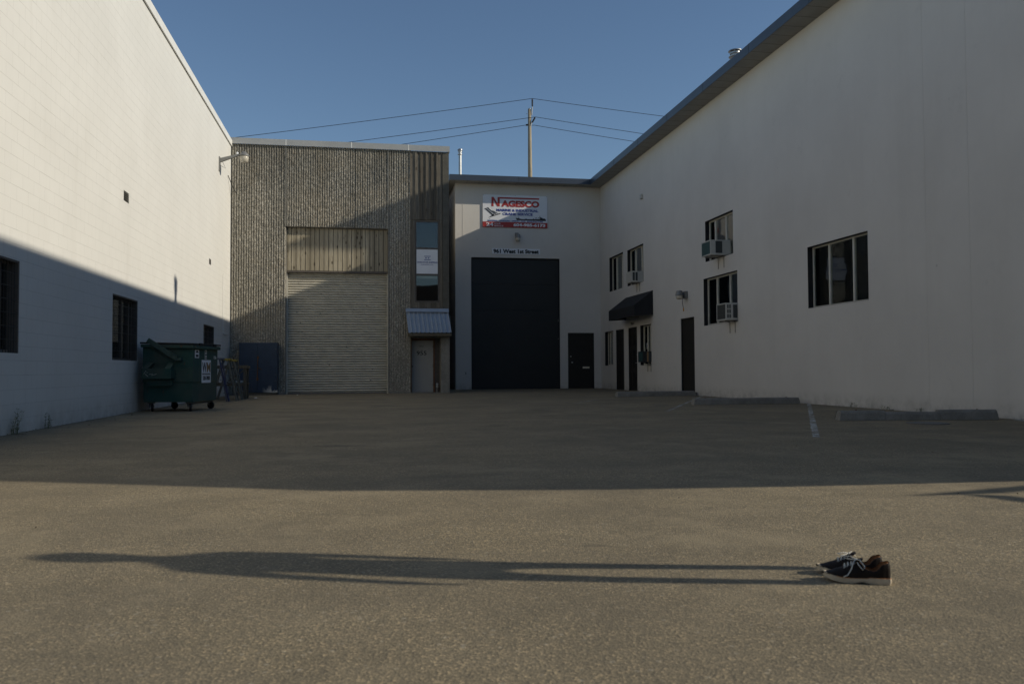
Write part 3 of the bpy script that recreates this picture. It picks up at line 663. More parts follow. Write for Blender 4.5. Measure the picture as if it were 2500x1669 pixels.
m = MB(); m.text("24", PT, .05, .162, -.975, -.865, D0, D1, .03).text("HOUR", PT, .175, .272, -.913, -.872, D0, D1, .01).text("SERVICE", PT, .175, .314, -.98, -.94, D0, D1, .01).text("604-985-6173", PT, .47, .966, -.967, -.868, D0, D1, .05); m.build("lettering", MA['signwhite'], t)
m = MB()
def pp_(pts): m.prism([PS(u, v, D0) for u, v in pts], (0, .0075, 0))
pp_([(.028, .43), (.05, .425), (.155, .60), (.15, .63), (.125, .60)]); pp_([(.015, .455), (.05, .43), (.05, .44)]); pp_([(.06, .405), (.085, .40), (.108, .455), (.10, .475)])
pp_([(.108, .455), (.14, .50), (.128, .52), (.10, .475)]); pp_([(.14, .49), (.165, .50), (.235, .575), (.225, .585), (.15, .515)]); pp_([(.125, .52), (.14, .515), (.205, .59), (.19, .60)])
pp_([(.11, .675), (.272, .56), (.272, .59), (.11, .70)]); pp_([(.075, .725), (.115, .68), (.115, .69)]); pp_([(.14, .60), (.17, .59), (.175, .64), (.135, .66)]); pp_([(.105, .74), (.112, .74), (.112, .755), (.105, .755)])
pp_([(.505, .70), (.56, .715), (.60, .735), (.975, .72), (.977, .775), (.525, .77)]); pp_([(.551, .655), (.555, .655), (.558, .715), (.55, .715)])
pp_([(.66, .712), (.675, .712), (.675, .735), (.66, .735)]); pp_([(.775, .71), (.79, .71), (.79, .735), (.775, .735)]); pp_([(.885, .70), (.965, .70), (.965, .728), (.885, .728)]); pp_([(.88, .62), (.886, .62), (.89, .70), (.88, .70)]); pp_([(.885, .665), (.91, .672), (.93, .70), (.885, .70)])
for c in (.81, .85):
    pp_([(c, .72), (c, .69), (c + .008, .672), (c + .018, .672), (c + .026, .69), (c + .026, .72), (c + .022, .72), (c + .022, .69), (c + .013, .682), (c + .004, .69), (c + .004, .72)])
m.build("drawing", MA['signblack'], t)
m = MB()
for u, v in ((.008, .015), (.5, .01), (.992, .015), (.008, .985), (.5, .985), (.992, .985)): m.lathe([(.014, 0), (.01, .006)], PS(u, v, -.001), 8, (0, -1, 0))
m.build("screw", MA['iron'], t)
t = thing("address_sign", (6.58, YG, 6.1), "narrow white street address board just above the dark overhead door", "sign")
PA = frY(YG - .03); MB().pbox(PA, 5.49, 7.672, 5.995, 6.247, 0, .025).build("board", MA['signwhite'], t)
m = MB(); m.text("961 West 1st Street", PA, 5.55, 7.61, 6.025, 6.22, -.006, -.0005, .05); m.build("lettering", MA['signblack'], t)

# ------------------------------------------------------------------ unseen brick building added behind the camera to block sky
sb = thing("sky_blocker", (0, -22, 0), "unseen low flat roofed brick building added behind the camera to block sky", "building")
PB = lambda u, v, d: (u, -22 - d, v); bh = [(-26 + 6.5 * i, -22.5 + 6.5 * i, 1.1, 3.1) for i in range(8)] + [(-26 + 6.5 * i, -22.5 + 6.5 * i, 5.2, 7.2) for i in range(8)]
m = MB(); wall(m, PB, -30, 30, -.2, 9.5, bh, .3); m.build("front_wall", MA['blockerwall'], sb)
m = MB(); m.box(-30, -29.7, -40, -22.301, -.2, 9.5).box(29.7, 30, -40, -22.301, -.2, 9.5).box(-29.7, 29.7, -40, -39.7, -.2, 9.5).box(-29.7, 29.7, -39.7, -22.301, 9.0, 9.2); m.build("shell", MA['blockerwall'], sb)
for h in bh: window(sb, PB, *h, .12, [(h[0] + h[1]) / 2], 'brownframe', .06, .06, 'glass', False)

# ------------------------------------------------------------------ small fittings
t = thing("wall_lamp", (6.62, YG, 6.7), "small bell shaped lamp between the company sign and the address board", "wall lamp")
m = MB(); m.tube([(6.60, YG, 6.93), (6.60, YG - .10, 6.90), (6.62, YG - .2, 6.84)], .02, 8); m.box(6.53, 6.69, YG - .05, YG, 6.80, 6.96); m.build("arm", MA['lamp'], t)
m = MB(); m.lathe([(.06, .16), (.10, .12), (.125, 0), (.13, -.02), (.1, -.02)], (6.63, YG - .22, 6.72), 18); m.build("hood", MA['lamp'], t, 40)
m = MB(); m.lathe([(.115, 0), (.11, -.09), (.07, -.16), (.02, -.17)], (6.63, YG - .22, 6.70), 18); m.build("lens", MA['lens'], t, True)
t = thing("wall_lamp", (XR, 26.0, 3.3), "grey floodlight with a dangling wire on the shaded wall above the single dark door", "wall lamp")
m = MB(); m.box(XR - .10, XR, 25.9, 26.1, 3.18, 3.42).box(XR - .2, XR - .10, 25.96, 26.04, 3.28, 3.36); m.build("bracket", MA['lamp'], t)
m = MB(); m.lathe([(.05, .16), (.10, .15), (.13, .02), (.14, 0), (.12, 0)], (XR - .26, 26., 3.285), 18); m.build("hood", MA['lamp'], t, 40)
m = MB(); m.lathe([(.115, 0), (.11, -.08), (.08, -.13), (.02, -.135)], (XR - .26, 26., 3.283), 18); m.build("lens", MA['lens'], t, True)
m = MB(); m.tube([(XR - .14, 26., 3.27), (XR - .155, 26., 3.05), (XR - .12, 26., 2.88)], .009, 6); lw = m.build("wire", MA['wire'], t)
m = MB(); m.lathe([(.012, .05), (.022, 0), (.02, -.06), (.005, -.07)], (XR - .115, 26., 2.83), 8); m.build("wire_cap", MA['orange'], lw)
m = MB(); m.box(XR - .09, XR, 30.27, 30.47, 7.40, 7.58); tag(m.build("sensor_box", MA['acwhite'], bevel=.01, loc=(XR, 30.37, 7.5)), "small pale sensor box high on the grey wall near the corner", "sensor box")
t = thing("wall_tap", (4.30, YG, .69), "small dark wall tap low down left of the overhead door", "tap")
m = MB(); m.tube([(4.30, YG, .72), (4.30, YG - .09, .72), (4.30, YG - .11, .66)], .018, 8); m.build("spout", MA['iron'], t)
m = MB(); m.lathe([(.035, 0), (.035, .015)], (4.30, YG - .07, .745), 10); m.build("handle", MA['iron'], t)

# awning
t = thing("awning", (XR, 30.9, 2.8), "black canvas awning over the two side doors", "awning")
A0, A1 = 29.27, 32.53; xo = XR - .735; v = [(XR - .003, A0, 3.775), (XR - .003, A1, 3.775), (xo, A0, 3.215), (xo, A1, 3.215), (xo, A0, 2.82), (xo, A1, 2.82), (XR - .003, A0, 2.86), (XR - .003, A1, 2.86)]
m = MB(); m.add(v, [(0, 1, 3, 2), (2, 3, 5, 4), (0, 2, 4, 6), (1, 7, 5, 3)]); o = m.build("canvas", MA['awning'], t)
md = o.modifiers.new("sol", 'SOLIDIFY'); md.thickness = .012
m = MB(); [m.bar((XR - .01, y, 2.89), (xo + .02, y, 2.86), .025, .025) for y in (A0 + .03, 30.9, A1 - .03)]; m.bar((xo + .02, A0 + .03, 2.86), (xo + .02, A1 - .03, 2.86), .025, .025); m.build("frame", MA['iron'], t)

# air conditioners
def ac(x, y0, y1, z0, z1, label, coil, sides, legs, case='acwhite'):
    t = thing("air_conditioner", (XR, (y0 + y1) / 2, z0), label, "air conditioner", "window air conditioners along the side wall")
    xi = XR + .16; f_ = .035; m = MB(); m.box(x + .02, xi, y0, y1, z0, z1)
    m.box(x, x + .0195, y0, y0 + f_, z0, z1).box(x, x + .0195, y1 - f_, y1, z0, z1).box(x, x + .0195, y0 + f_, y1 - f_, z0, z0 + f_).box(x, x + .0195, y0 + f_, y1 - f_, z1 - f_, z1)
    m.build("casing", MA[case], t, bevel=.006)
    m = MB(); m.box(x + .010, x + .0185, y0 + f_, y1 - f_, z0 + f_, z1 - f_)
    n = 11
    for i in range(n): z = z0 + f_ + (z1 - z0 - 2 * f_) * (i + .5) / n; m.box(x + .004, x + .0098, y0 + f_, y1 - f_, z - .006, z + .006)
    m.build("coil_grille", MA[coil], t)
    m = MB()
    for (a, b, c, d) in sides:
        xa, xb = x + (XR - x) * a, x + (XR - x) * b; za, zb = z0 + (z1 - z0) * c, z0 + (z1 - z0) * d
        m.box(xa, xb, y0 - .004, y0 - .0005, za, zb)
    m.build("side_louvre", MA['acdark'], t)
    m = MB()
    for y in legs:
        m.box(XR - .014, XR - .003, y - .009, y + .009, z0 - .36, z0 - .02); m.bar((XR - .02, y, z0 - .022), (x + .05, y, z0 - .018), .025, .025)
    m.build("support_bracket", MA['iron'] if case == 'acwhite' else MA['blackdoor'], t)
    return t
ac(10.09, 30.64, 31.27, 4.225, 4.65, "small cream air conditioner with slatted face in the window above the awning", 'acwhite', [(.16, .38, .12, .9), (.46, .68, .12, .9)], (30.75, 31.1))
ac(10.0, 22.94, 23.62, 4.215, 4.66, "pale air conditioner with teal coil in the uppermost window", 'acteal', [(.34, .78, .12, .92)], (23.05, 23.45))
ac(10.12, 22.2, 22.84, 2.245, 2.735, "white air conditioner with dark grille and slots in the window directly below the teal one", 'acdark', [(.12, .24, .68, .9), (.3, .42, .68, .9), (.12, .24, .4, .62), (.3, .42, .4, .62), (.12, .24, .12, .34), (.3, .42, .12, .34), (.62, .98, .12, .9)], (22.35, 22.7))
t = ac(10.14, 29.50, 30.05, 1.115, 1.515, "dark air conditioner in the ground floor window beside the panelled door", 'acteal', [(.45, .95, .1, .9)], (29.55, 29.9), 'darkdoor')
m = MB(); m.box(10.30, 10.36, 29.492, 29.4955, 1.13, 1.5); m.build("tape_strip", MA['copperish'], t)

# parking stops and manhole
def stop(a, b, label, notch=False):
    a = Vector((*a, 0)); b = Vector((*b, 0)); L = (b - a).length; ang = math.atan2(b.y - a.y, b.x - a.x)
    t = thing("parking_stop", a, label, "parking stop", "concrete parking stops along the side wall", ang)
    m = MB(); segs = [(0, L, .155)] if not notch else [(0, L * .29, .16), (L * .29 + .002, L * .63, .135), (L * .63 + .002, L, .165)]
    for s0, s1, h in segs:
        n = 6
        prof = [(-.10, .0), (-.085, h * .75), (-.06, h), (.06, h), (.085, h * .75), (.10, .0)]; v = []; f = []
        for i in range(n + 1):
            x = s0 + (s1 - s0) * i / n
            e = .03 if (i == 0 and s0 == 0) else (-.03 if (i == n and abs(s1 - L) < 1e-6) else 0)
            v += [(x + (e if z > .02 else 0), y + random.uniform(-.003, .003), z + (random.uniform(-.006, .004) if z > .02 else 0)) for y, z in prof]
        k = len(prof)
        for i in range(n):
            for q in range(k): f.append((i * k + q, i * k + (q + 1) % k, (i + 1) * k + (q + 1) % k, (i + 1) * k + q))
        f += [tuple(range(k)), tuple(range((n + 1) * k - 1, n * k - 1, -1))]; m.add(v, f)
    m.build("kerb_block", MA['stopc'], t, local=True, bevel=.008)
    m = MB(); [m.lathe([(.014, 0), (.016, .012), (.004, .016)], (L * q, 0, .155 if not notch else .162), 8) for q in (.12, .88)]; m.build("anchor_pin", MA['rust'], t, local=True)
stop((7.62, 24.75), (10.36, 25.15), "farthest concrete parking stop, in front of the single dark door")
stop((7.60, 18.6), (10.30, 18.55), "middle concrete parking stop between the two painted bay lines")
stop((7.57, 12.42), (10.12, 11.96), "nearest concrete parking stop with a sunken middle section beside the manhole", True)
m = MB(); m.lathe([(.30, 0), (.30, .012), (.27, .016), (.26, .012), (0.001, .012)], (8.42, 11.35, .001), 28)
tag(m.build("manhole_cover", MA['iron'], loc=(8.42, 11.35, 0)), "round iron manhole cover in front of the nearest parking stop", "manhole cover")

# ------------------------------------------------------------------ roof furniture, pole, wires
def cowl(name, c, r, h, label, cat):
    t = thing(name, c, label, cat)
    m = MB(); m.lathe([(r, 0), (r, h)], c, 18); m.build("pipe", MA['steel'], t, 40)
    m = MB(); z = h; m.lathe([(r * 1.02, z - .13), (r * 1.65, z - .11), (r * 1.65, z - .09), (r * 1.02, z - .08), (r * 1.02, z + .0), (r * 1.35, z + .01), (r * 1.35, z + .07)], c, 20)
    m.lathe([(r * 1.3, z + .10), (r * 1.75, z + .11), (r * 1.7, z + .14), (r * .8, z + .19), (.01, z + .2)], c, 20)
    for i in range(6): a = i * pi / 3; m.box(c[0] + r * 1.3 * cos(a) - .012, c[0] + r * 1.3 * cos(a) + .012, c[1] + r * 1.3 * sin(a) - .012, c[1] + r * 1.3 * sin(a) + .012, c[2] + z + .05, c[2] + z + .12)
    m.build("cap", MA['steel'], t, 40)
cowl("chimney_pipe", (4.51, 40., 9.33), .072, 2.15, "tall slim metal flue on the roof beside the concrete building", "flue")
cowl("roof_vent", (14.0, 29.55, 9.33), .15, 3.62, "round metal roof vent showing above the dark eave of the right wall", "roof vent")
cowl("roof_vent", (14.0, 16.65, 9.33), .115, 2.3, "unseen round metal roof vent added behind the right eave to cast a shadow on the block wall", "roof vent")  # second vent is unseen, added for its shadow on the block wall

pz = 0; t = thing("utility_pole", (9.6, 48, 0), "wooden utility pole rising behind the grey warehouse roof", "utility pole")
m = MB(); m.tube([(9.605, 48, 0), (9.60, 48, 12.3), (9.586, 48, 16.38)], [.17, .128, .092], 14); m.build("shaft", MA['pole'], t, True)
m = MB(); m.lathe([(.10, 0), (.10, .05), (.05, .08)], (9.586, 48, 16.36), 14); m.build("cap", MA['steel'], t)
def insulator(a, b):
    a = Vector(a); b = Vector(b); L = (b - a).length; pr = [(.02, 0)]
    n = 7
    for i in range(n): z = L * (.15 + .8 * i / n); pr += [(.035, z), (.062, z + L * .02), (.035, z + L * .05)]
    pr += [(.02, L * .97), (.02, L)]
    m = MB(); m.lathe(pr, a, 12, b - a); return m.build("insulator", MA['insul'], t)
insulator((9.74, 47.9, 16.48), (9.74, 47.9, 17.0)); insulator((9.70, 47.9, 15.52), (9.92, 47.9, 15.9)); insulator((9.56, 48.1, 15.48), (9.37, 48.1, 15.44))
m = MB(); m.tube([(9.70, 47.95, 16.0), (9.74, 47.9, 16.5)], .035, 8).tube([(9.62, 47.9, 15.36), (9.70, 47.9, 15.54)], .035, 8).tube([(9.46, 48, 16.1), (9.40, 48, 16.1)], .015, 6); m.build("bracket", MA['steel'], t)
def wire(pts, label):
    v = []
    for a, b in zip(pts[:-1], pts[1:]):
        for i in range(10):
            s_ = i / 10; p = Vector(a).lerp(Vector(b), s_); p.z -= .02 * (Vector(b) - Vector(a)).length * s_ * (1 - s_); v.append(p)
    v.append(Vector(pts[-1])); m = MB(); m.tube(v, .016, 5)
    tag(m.build("power_line", MA['wire'], loc=(9.6, 48, 15.5)), label, "power line", "power lines on the utility pole")
wire([(-26, 48, 10.9), (9.74, 47.9, 17.0), (32, 48, 15.5)], "highest black power line over the pole top")
wire([(-26, 48, 9.9), (9.92, 47.9, 15.9), (32, 48, 13.9)], "middle black power line held out on the slanting insulator")
wire([(-26, 48, 8.9), (9.37, 48.1, 15.44), (9.9, 48.1, 15.46), (32, 48, 13.2)], "lowest black power line tied to the short side insulator")

# unseen panel added on the warehouse roof, shaped to shade the concrete front
def back(X, Z, xp, yp): dx = xp - X; return (xp, yp - dx * tan(A_SUN), Z + dx * .455)
hp = [back(X, Z, 18.0, YC) for X, Z in ((-2.42, 5.62), (-2.3, 5.78), (-1.36, 6.16), (3.058, 7.947), (3.45, 8.10))]
e = back(.55, 5.62, 18.0, YC); top = hp
poly = top + [(18.0, hp[-1][1], 9.331), (18.0, e[1], 9.331), e]
t = thing("shadow_panel", (18.0, e[1], 9.33), "unseen sheet metal panel added on the warehouse roof to shade the concrete front", "shadow caster")
m = MB(); m.prism(poly, (.35, 0, 0)); m.build("duct", MA['steel'], t)  # slab outline projected back along the sun from the wanted shade

# unseen struts added off the side wall end to cast thin ground shadows
t = thing("shadow_struts", (XR, 3.9, 2.2), "unseen slim steel struts added at the side wall end to cast thin shadows", "bracket")
m = MB(); m.prism([(XR, 2.85, 3.18), (XR, 3.9, 2.3), (XR, 3.9, 2.18), (XR, 3.05, 2.86)], (.05, 0, 0)).prism([(XR + .002, 2.97, 2.98), (XR + .002, 2.94, 2.88), (XR + .002, 2.3, 2.72), (XR + .002, 2.3, 2.85)], (.046, 0, 0)); m.build("strut", MA['steel'], t)

# ------------------------------------------------------------------ dumpster
t = thing("dumpster", (-3.64, 18.52, 0), "green steel dumpster with fork pocket and white stickers against the block wall", "dumpster", rotz=radians(-11))
# local frame: x from -1.05 (wall side) to 0, y from 0 (near) to 1.36
m = MB(); W_, D_ = 1.05, 1.36
v = [(-W_, 0, .2), (0, 0, .2), (0, D_, .2), (-W_, D_, .2), (-W_, 0, .62), (0, 0, .62), (0, D_, .62), (-W_, D_, .62), (-W_ - .01, -.02, .625), (.02, -.02, .625), (.02, D_ + .01, .625), (-W_ - .01, D_ + .01, .625), (-W_ - .01, -.02, 1.40), (.02, -.02, 1.36), (.02, D_ + .01, 1.36), (-W_ - .01, D_ + .01, 1.42)]
m.add(v, [(3, 2, 1, 0)] + [(i, (i + 1) % 4, 4 + (i + 1) % 4, 4 + i) for i in range(4)] + [(4 + i, 4 + (i + 1) % 4, 8 + (i + 1) % 4, 8 + i) for i in range(4)] + [(8 + i, 8 + (i + 1) % 4, 12 + (i + 1) % 4, 12 + i) for i in range(4)])
m.build("body", MA['dump'], t, local=True, bevel=.012)
m = MB(); m.bar((-W_ - .03, -.05, 1.40), (.05, -.05, 1.37), .07, .07).bar((.05, -.05, 1.37), (.05, D_ + .03, 1.37), .07, .07).bar((-W_ - .03, D_ + .03, 1.42), (.05, D_ + .03, 1.38), .07, .07); m.build("rim", MA['dump'], t, local=True, bevel=.01)
m = MB(); m.prism([(-W_ - .05, -.08, 1.445), (.07, -.08, 1.415), (.07, D_ + .09, 1.425), (-W_ - .05, D_ + .09, 1.46)], (0, 0, .035)); m.box(.071, .1, .15, .3, 1.40, 1.46).box(.071, .1, .95, 1.1, 1.40, 1.46); m.build("lid", MA['rubber'], t, local=True, bevel=.008)
m = MB(); m.bar((-.92, -.09, 1.52), (-.30, -.09, 1.13), .05, .10).box(-.34, -.2, -.11, -.03, 1.08, 1.14); m.build("lid_arm", MA['dumparm'], t, local=True)
# fork pocket: open topped sloping box
m = MB(); px0, px1, py = -.98, -.36, -.24
m.box(px0, px1, py, py + .02, .70, .92).box(px0, px0 + .02, py + .02, -.022, .70, .92).box(px1 - .02, px1, py + .02, -.022, .70, .92).box(px0 + .02, px1 - .02, py + .02, -.022, .70, .72)
m.prism([(px0, py, .92), (px0, py + .02, .92), (px0 + .06, -.022, 1.06), (px0, -.022, .92)], (.12, 0, 0)); m.prism([(px1 - .14, py, .92), (px1 - .14, py + .02, .92), (px1 - .14, -.022, 1.06), (px1 - .14, -.022, .92)], (.12, 0, 0))
m.prism([(px0 + .08, -.035, 1.06), (px0 + .3, -.035, 1.10), (px1 - .08, -.035, 1.06), (px1 - .08, -.035, 1.03), (px0 + .08, -.035, 1.03)], (0, .012, 0))
m.box(px0 + .05, px1 - .05, -.12, -.022, .55, .69); m.build("fork_pocket", MA['dump'], t, local=True)
m = MB(); m.tube([(px0 + .05, py - .003, .80), (px0 + .09, py - .003, .87), (px0 + .13, py - .003, .83), (px0 + .08, py - .003, .80), (px0 + .14, py - .003, .75)], .003, 5).tube([(px0 + .16, py - .003, .79), (px0 + .24, py - .003, .81), (px0 + .21, py - .003, .77), (px0 + .32, py - .003, .80)], .003, 5); m.build("scrawl", MA['cap'], t, local=True)
for (x, y) in ((-.93, .12), (-.10, .10), (-.10, D_ - .12), (-.93, D_ - .12)):
    m = MB(); m.lathe([(.04, -.022), (.082, -.018), (.085, 0), (.082, .018), (.04, .022)], (x + .02, y + .01, .086), 18, (1, .3, 0) if y < .5 else (.25, 1, 0)); ca = m.build("caster", MA['rubber'], t, local=True, smooth=40)
    m = MB(); m.bar((x + .05, y, .09), (x, y, .2), .012, .05).bar((x - .02, y, .09), (x - .03, y, .2), .012, .05).box(x - .06, x + .06, y - .06, y + .06, .17, .198); m.build("fork", MA['iron'], ca, local=True)
m = MB(); m.bar((-.1, .1, .16), (-.1, D_ - .1, .17), .08, .03); m.build("skid_rail", MA['iron'], t, local=True)
PZ = lambda u, v, d: (.021 - d, u, v)          # sticker frame on the +X face
lab = MB().pbox(PZ, .44, .96, .60, 1.10, -.004, 0).build("sticker", MA['signwhite'], t, local=True)
m = MB(); m.text("W", PZ, .47, .70, .83, 1.05, -.008, -.0045, .015); m.build("lettering", MA['signblack'], lab, local=True)
m = MB(); m.text("M", PZ, .72, .93, .83, 1.05, -.008, -.0045, .015); m.build("lettering", MA['copperish'], lab, local=True)
m = MB(); m.text("520-7800", PZ, .50, .90, .66, .75, -.008, -.0045, .03).text("WASTE MANAGEMENT", PZ, .47, .93, .785, .81, -.008, -.0045, .015).pbox(PZ, .47, .93, .768, .772, -.007, -.0045); m.build("lettering", MA['signblack'], lab, local=True)
lab = MB().pbox(PZ, .07, .29, 1.14, 1.31, -.004, 0).build("sticker", MA['signwhite'], t, local=True)
m = MB(); m.prism([PZ(.18 + .07 * cos(a), 1.25 + .05 * sin(a), -.007) for a in [pi * i / 8 for i in range(9)]], (-.0025, 0, 0)); m.pbox(PZ, .11, .25, 1.16, 1.215, -.007, -.0045); m.build("sticker_print", MA['signblack'], lab, local=True)
lab = MB().pbox(PZ, .61, .72, 1.12, 1.32, -.004, 0).build("sticker", MA['acwhite'], t, local=True)
m = MB(); m.pbox(PZ, .63, .70, 1.2, 1.23, -.007, -.0045).pbox(PZ, .63, .68, 1.27, 1.29, -.007, -.0045).pbox(PZ, .64, .70, 1.14, 1.16, -.007, -.0045); m.build("sticker_print", MA['signblack'], lab, local=True)
m = MB(); m.text("156", PZ, 1.14, 1.28, 1.13, 1.2, -.003, 0, .01); m.build("stencil", MA['cap'], t, local=True)

# ------------------------------------------------------------------ step ladders, bench, cabinet, litter
def ladder(y0, y1, ztop, xt, xf, mats, label):
    t = thing("step_ladder", (xt, (y0 + y1) / 2, 0), label, "step ladder", "old step ladders beside the dumpster")
    m = MB(); m.box(xt - .14, xt + .14, y0 - .06, y1 + .06, ztop - .05, ztop); m.build("top_step", MA[mats[1]], t, bevel=.006)
    m = MB()
    for y in (y0, y1): m.bar((xt + .08, y, ztop - .05), (xf, y, .0), .035, .085, (0, 1, 0))
    m.build("front_rail", MA[mats[0]], t)
    m = MB()
    for y in (y0 + .05, y1 - .05): m.bar((xt - .08, y, ztop - .05), (xt - .42, y, .0), .03, .05, (0, 1, 0))
    m.bar((xt - .24, y0 + .05, .55), (xt - .24, y1 - .05, .55), .03, .05); m.build("rear_rail", MA[mats[2]], t)
    m = MB()
    for i in range(1, 5):
        z = ztop * i / 5; x = xf + (xt + .08 - xf) * z / ztop; m.box(x - .05, x + .05, y0 + .02, y1 - .02, z - .012, z + .012)
    m.build("tread", MA[mats[0]], t)
    m = MB(); m.tube([(xt - .2, y0 + .03, .62), (xt + .16, y0 + .03, .5)], .008, 6); m.build("spreader", MA['iron'], t)
ladder(24.35, 24.75, 1.23, -4.14, -3.86, ('ladgrey', 'ladgrey', 'ladyel'), "grey step ladder with a grey top standing nearest the dumpster")
ladder(25.05, 25.40, 1.22, -4.02, -3.70, ('ladwood', 'ladyel', 'ladwood'), "worn step ladder with a yellow top in the middle of the three ladders")
ladder(25.75, 26.05, 1.20, -3.96, -3.66, ('ladwood', 'ladyel', 'ladwood'), "weathered step ladder with a short yellow top just in front of the bench")
m = MB(); m.bar((-4.03, 24.30, 1.1), (-3.80, 24.30, .0), .02, .08, (0, 1, 0)); tag(m.build("rail_offcut", MA['ladblue'], loc=(-3.8, 24.3, 0)), "single blue ladder rail leaning against the grey step ladder", "rail")
t = thing("work_bench", (-4.1, 26.6, 0), "rough timber work bench between the step ladders and the blue cabinet", "work bench")
m = MB(); m.box(-4.7, -3.58, 26.35, 26.62, .93, 1.03).box(-4.7, -3.58, 26.64, 26.95, .93, 1.02); m.build("top", MA['wood'], t, bevel=.006)
for (x, y) in ((-4.62, 26.42), (-3.66, 26.42), (-4.62, 26.88), (-3.66, 26.88)): MB().box(x - .045, x + .045, y - .045, y + .045, 0, .929).build("leg", MA['wood'], t)
m = MB(); m.box(-4.68, -3.57, 26.40, 26.9, .47, .50).bar((-3.66, 26.372, .9), (-4.2, 26.372, .5), .03, .07, (0, 1, 0)).box(-4.6, -3.7, 26.36, 26.374, .40, .47); m.build("shelf", MA['wood'], t)
m = MB(); m.prism([(-3.95, 26.45, .501), (-3.7, 26.42, .501), (-3.68, 26.6, .501), (-3.9, 26.65, .501)], (0, 0, .06)); tag(m.build("crumpled_sheet", MA['cap'], bevel=.012, loc=(-3.8, 26.5, .5)), "crumpled pale sheet on the lower shelf of the work bench", "sheet")

t = thing("steel_cabinet", (-3.75, 30.6, 0), "blue two door steel cabinet with peeling paint beside the roller door", "cabinet")
m = MB(); m.box(-4.42, -3.11, 30.40, 30.95, .08, 1.86); m.build("body", MA['bluecab'], t, bevel=.01)
m = MB(); m.box(-4.41, -3.792, 30.375, 30.399, .10, 1.85); m.build("door", MA['bluecab'], t, bevel=.004)
m = MB(); m.box(-3.784, -3.12, 30.375, 30.399, .10, 1.84); d2 = m.build("door", MA['bluecab'], t, bevel=.004); d2["label"] = "right cabinet door with white peeled patches at the bottom"
m = MB(); m.tube([(-3.77, 30.36, 1.35), (-3.79, 30.36, .55)], .016, 6).tube([(-3.77, 30.35, .98), (-3.64, 30.33, .90)], .012, 6).box(-3.80, -3.74, 30.352, 30.374, 1.30, 1.38).box(-3.81, -3.75, 30.352, 30.374, .52, .62); m.build("lock_bar", MA['rust'], d2)
m = MB(); [m.box(-3.20, -3.121, 30.366, 30.374, z, z + .012) for z in (1.62, .72, .5)]; m.build("hinge", MA['iron'], d2)
m = MB(); m.box(-4.40, -3.13, 30.38, 30.9, 0, .079); m.build("skid", MA['wood'], t)
def scrap(x, y, s_, a, label):
    m = MB(); n = 7; ring = [(s_ * random.uniform(.5, 1.1) * cos(2 * pi * i / n), s_ * .6 * random.uniform(.5, 1.1) * sin(2 * pi * i / n), random.uniform(.004, .03)) for i in range(n)]
    v = [(0, 0, .035)] + ring; R_ = Matrix.Rotation(a, 3, 'Z'); v = [Vector((x, y, 0)) + R_ @ Vector(p) for p in v]
    m.add(v, [(0, 1 + i, 1 + (i + 1) % n) for i in range(n)]); o = m.build("paper_scrap", MA['paper'], loc=(x, y, 0)); md = o.modifiers.new("s", 'SOLIDIFY'); md.thickness = .002
    tag(o, label, "litter", "paper scraps on the asphalt")
scrap(-3.40, 27.0, .11, .3, "crumpled white paper scrap on the asphalt in front of the blue cabinet")
scrap(-2.35, 29.6, .04, 1., "tiny white paper scrap on the asphalt by the roller door's left edge")

# ------------------------------------------------------------------ weeds
def weed(c, h, n, label, group="weeds at the wall foot"):
    t = thing("weed", c, label, "weed", group); ms = MB(); ml = MB()
    for i in range(n):
        a = random.uniform(0, 2 * pi); le = random.uniform(.1, .55); hh = h * random.uniform(.5, 1.); p0 = Vector((c[0] + random.uniform(-.04, .06), c[1] + random.uniform(-.1, .1), 0)); pts = []
        for j in range(6): s_ = j / 5; pts.append(p0 + Vector((abs(cos(a)) * le * hh * s_ * s_ * .6, sin(a) * le * hh * s_ * s_, hh * s_)))
        ms.tube(pts, [.003, .0026, .002, .0016, .0012, .001], 4)
        for j in range(1, 6):
            for q in range(3):
                b = random.uniform(0, 2 * pi); L = random.uniform(.03, .07); p = pts[j]; d = Vector((cos(b), sin(b), random.uniform(.1, .8))).normalized() * L; w_ = Vector((-sin(b), cos(b), 0)) * .004
                ml.add([p, p + d * .5 + w_, p + d, p + d * .5 - w_], [(0, 1, 2, 3)])
    ms.build("stem", MA['weed'], t); ml.build("leaves", MA['weed'], t)
weed((XL + .06, 12.45, 0), .34, 12, "taller thin weed at the block wall foot below the largest barred window")
weed((XL + .06, 13.6, 0), .22, 8, "small weed by the block wall foot, nearest the dumpster")
for i, y in enumerate((15.2, 14.2, 13.2, 16.4)):
    weed((XR - .12, y, 0), .09, 5, "tiny weed tuft growing along the foot of the grey wall behind the parking stops", "tiny weeds along the grey wall foot")

m = MB()
def bits(n, fx, fy, smin, smax):
    for i in range(n):
        x, y = fx(), fy(); r = random.uniform(smin, smax); a = random.uniform(0, 6.28); z = .003 + random.uniform(0, .012)
        m.add([(x + r * cos(a), y + r * sin(a), z), (x - .45 * r * sin(a), y + .45 * r * cos(a), z + random.uniform(0, .012)), (x - r * cos(a), y - r * sin(a), z + .004), (x + .45 * r * sin(a), y - .45 * r * cos(a), z + .002)], [(0, 1, 2, 3)], random.choice((0, 0, 1)))
ex = lambda k_: random.expovariate(k_)
bits(420, lambda: XL + .03 + ex(6), lambda: random.uniform(10, 30.3), .008, .030)
bits(420, lambda: XR - .03 - ex(6), lambda: random.uniform(10, 35.5), .008, .030)
bits(160, lambda: random.uniform(-4.6, 1.6), lambda: YC - .12 - ex(7), .008, .028)
bits(120, lambda: random.uniform(-4.7, -3.3), lambda: random.uniform(18, 27), .010, .035)
bits(140, lambda: random.uniform(-4, 9.5), lambda: random.uniform(4, 30), .004, .014)
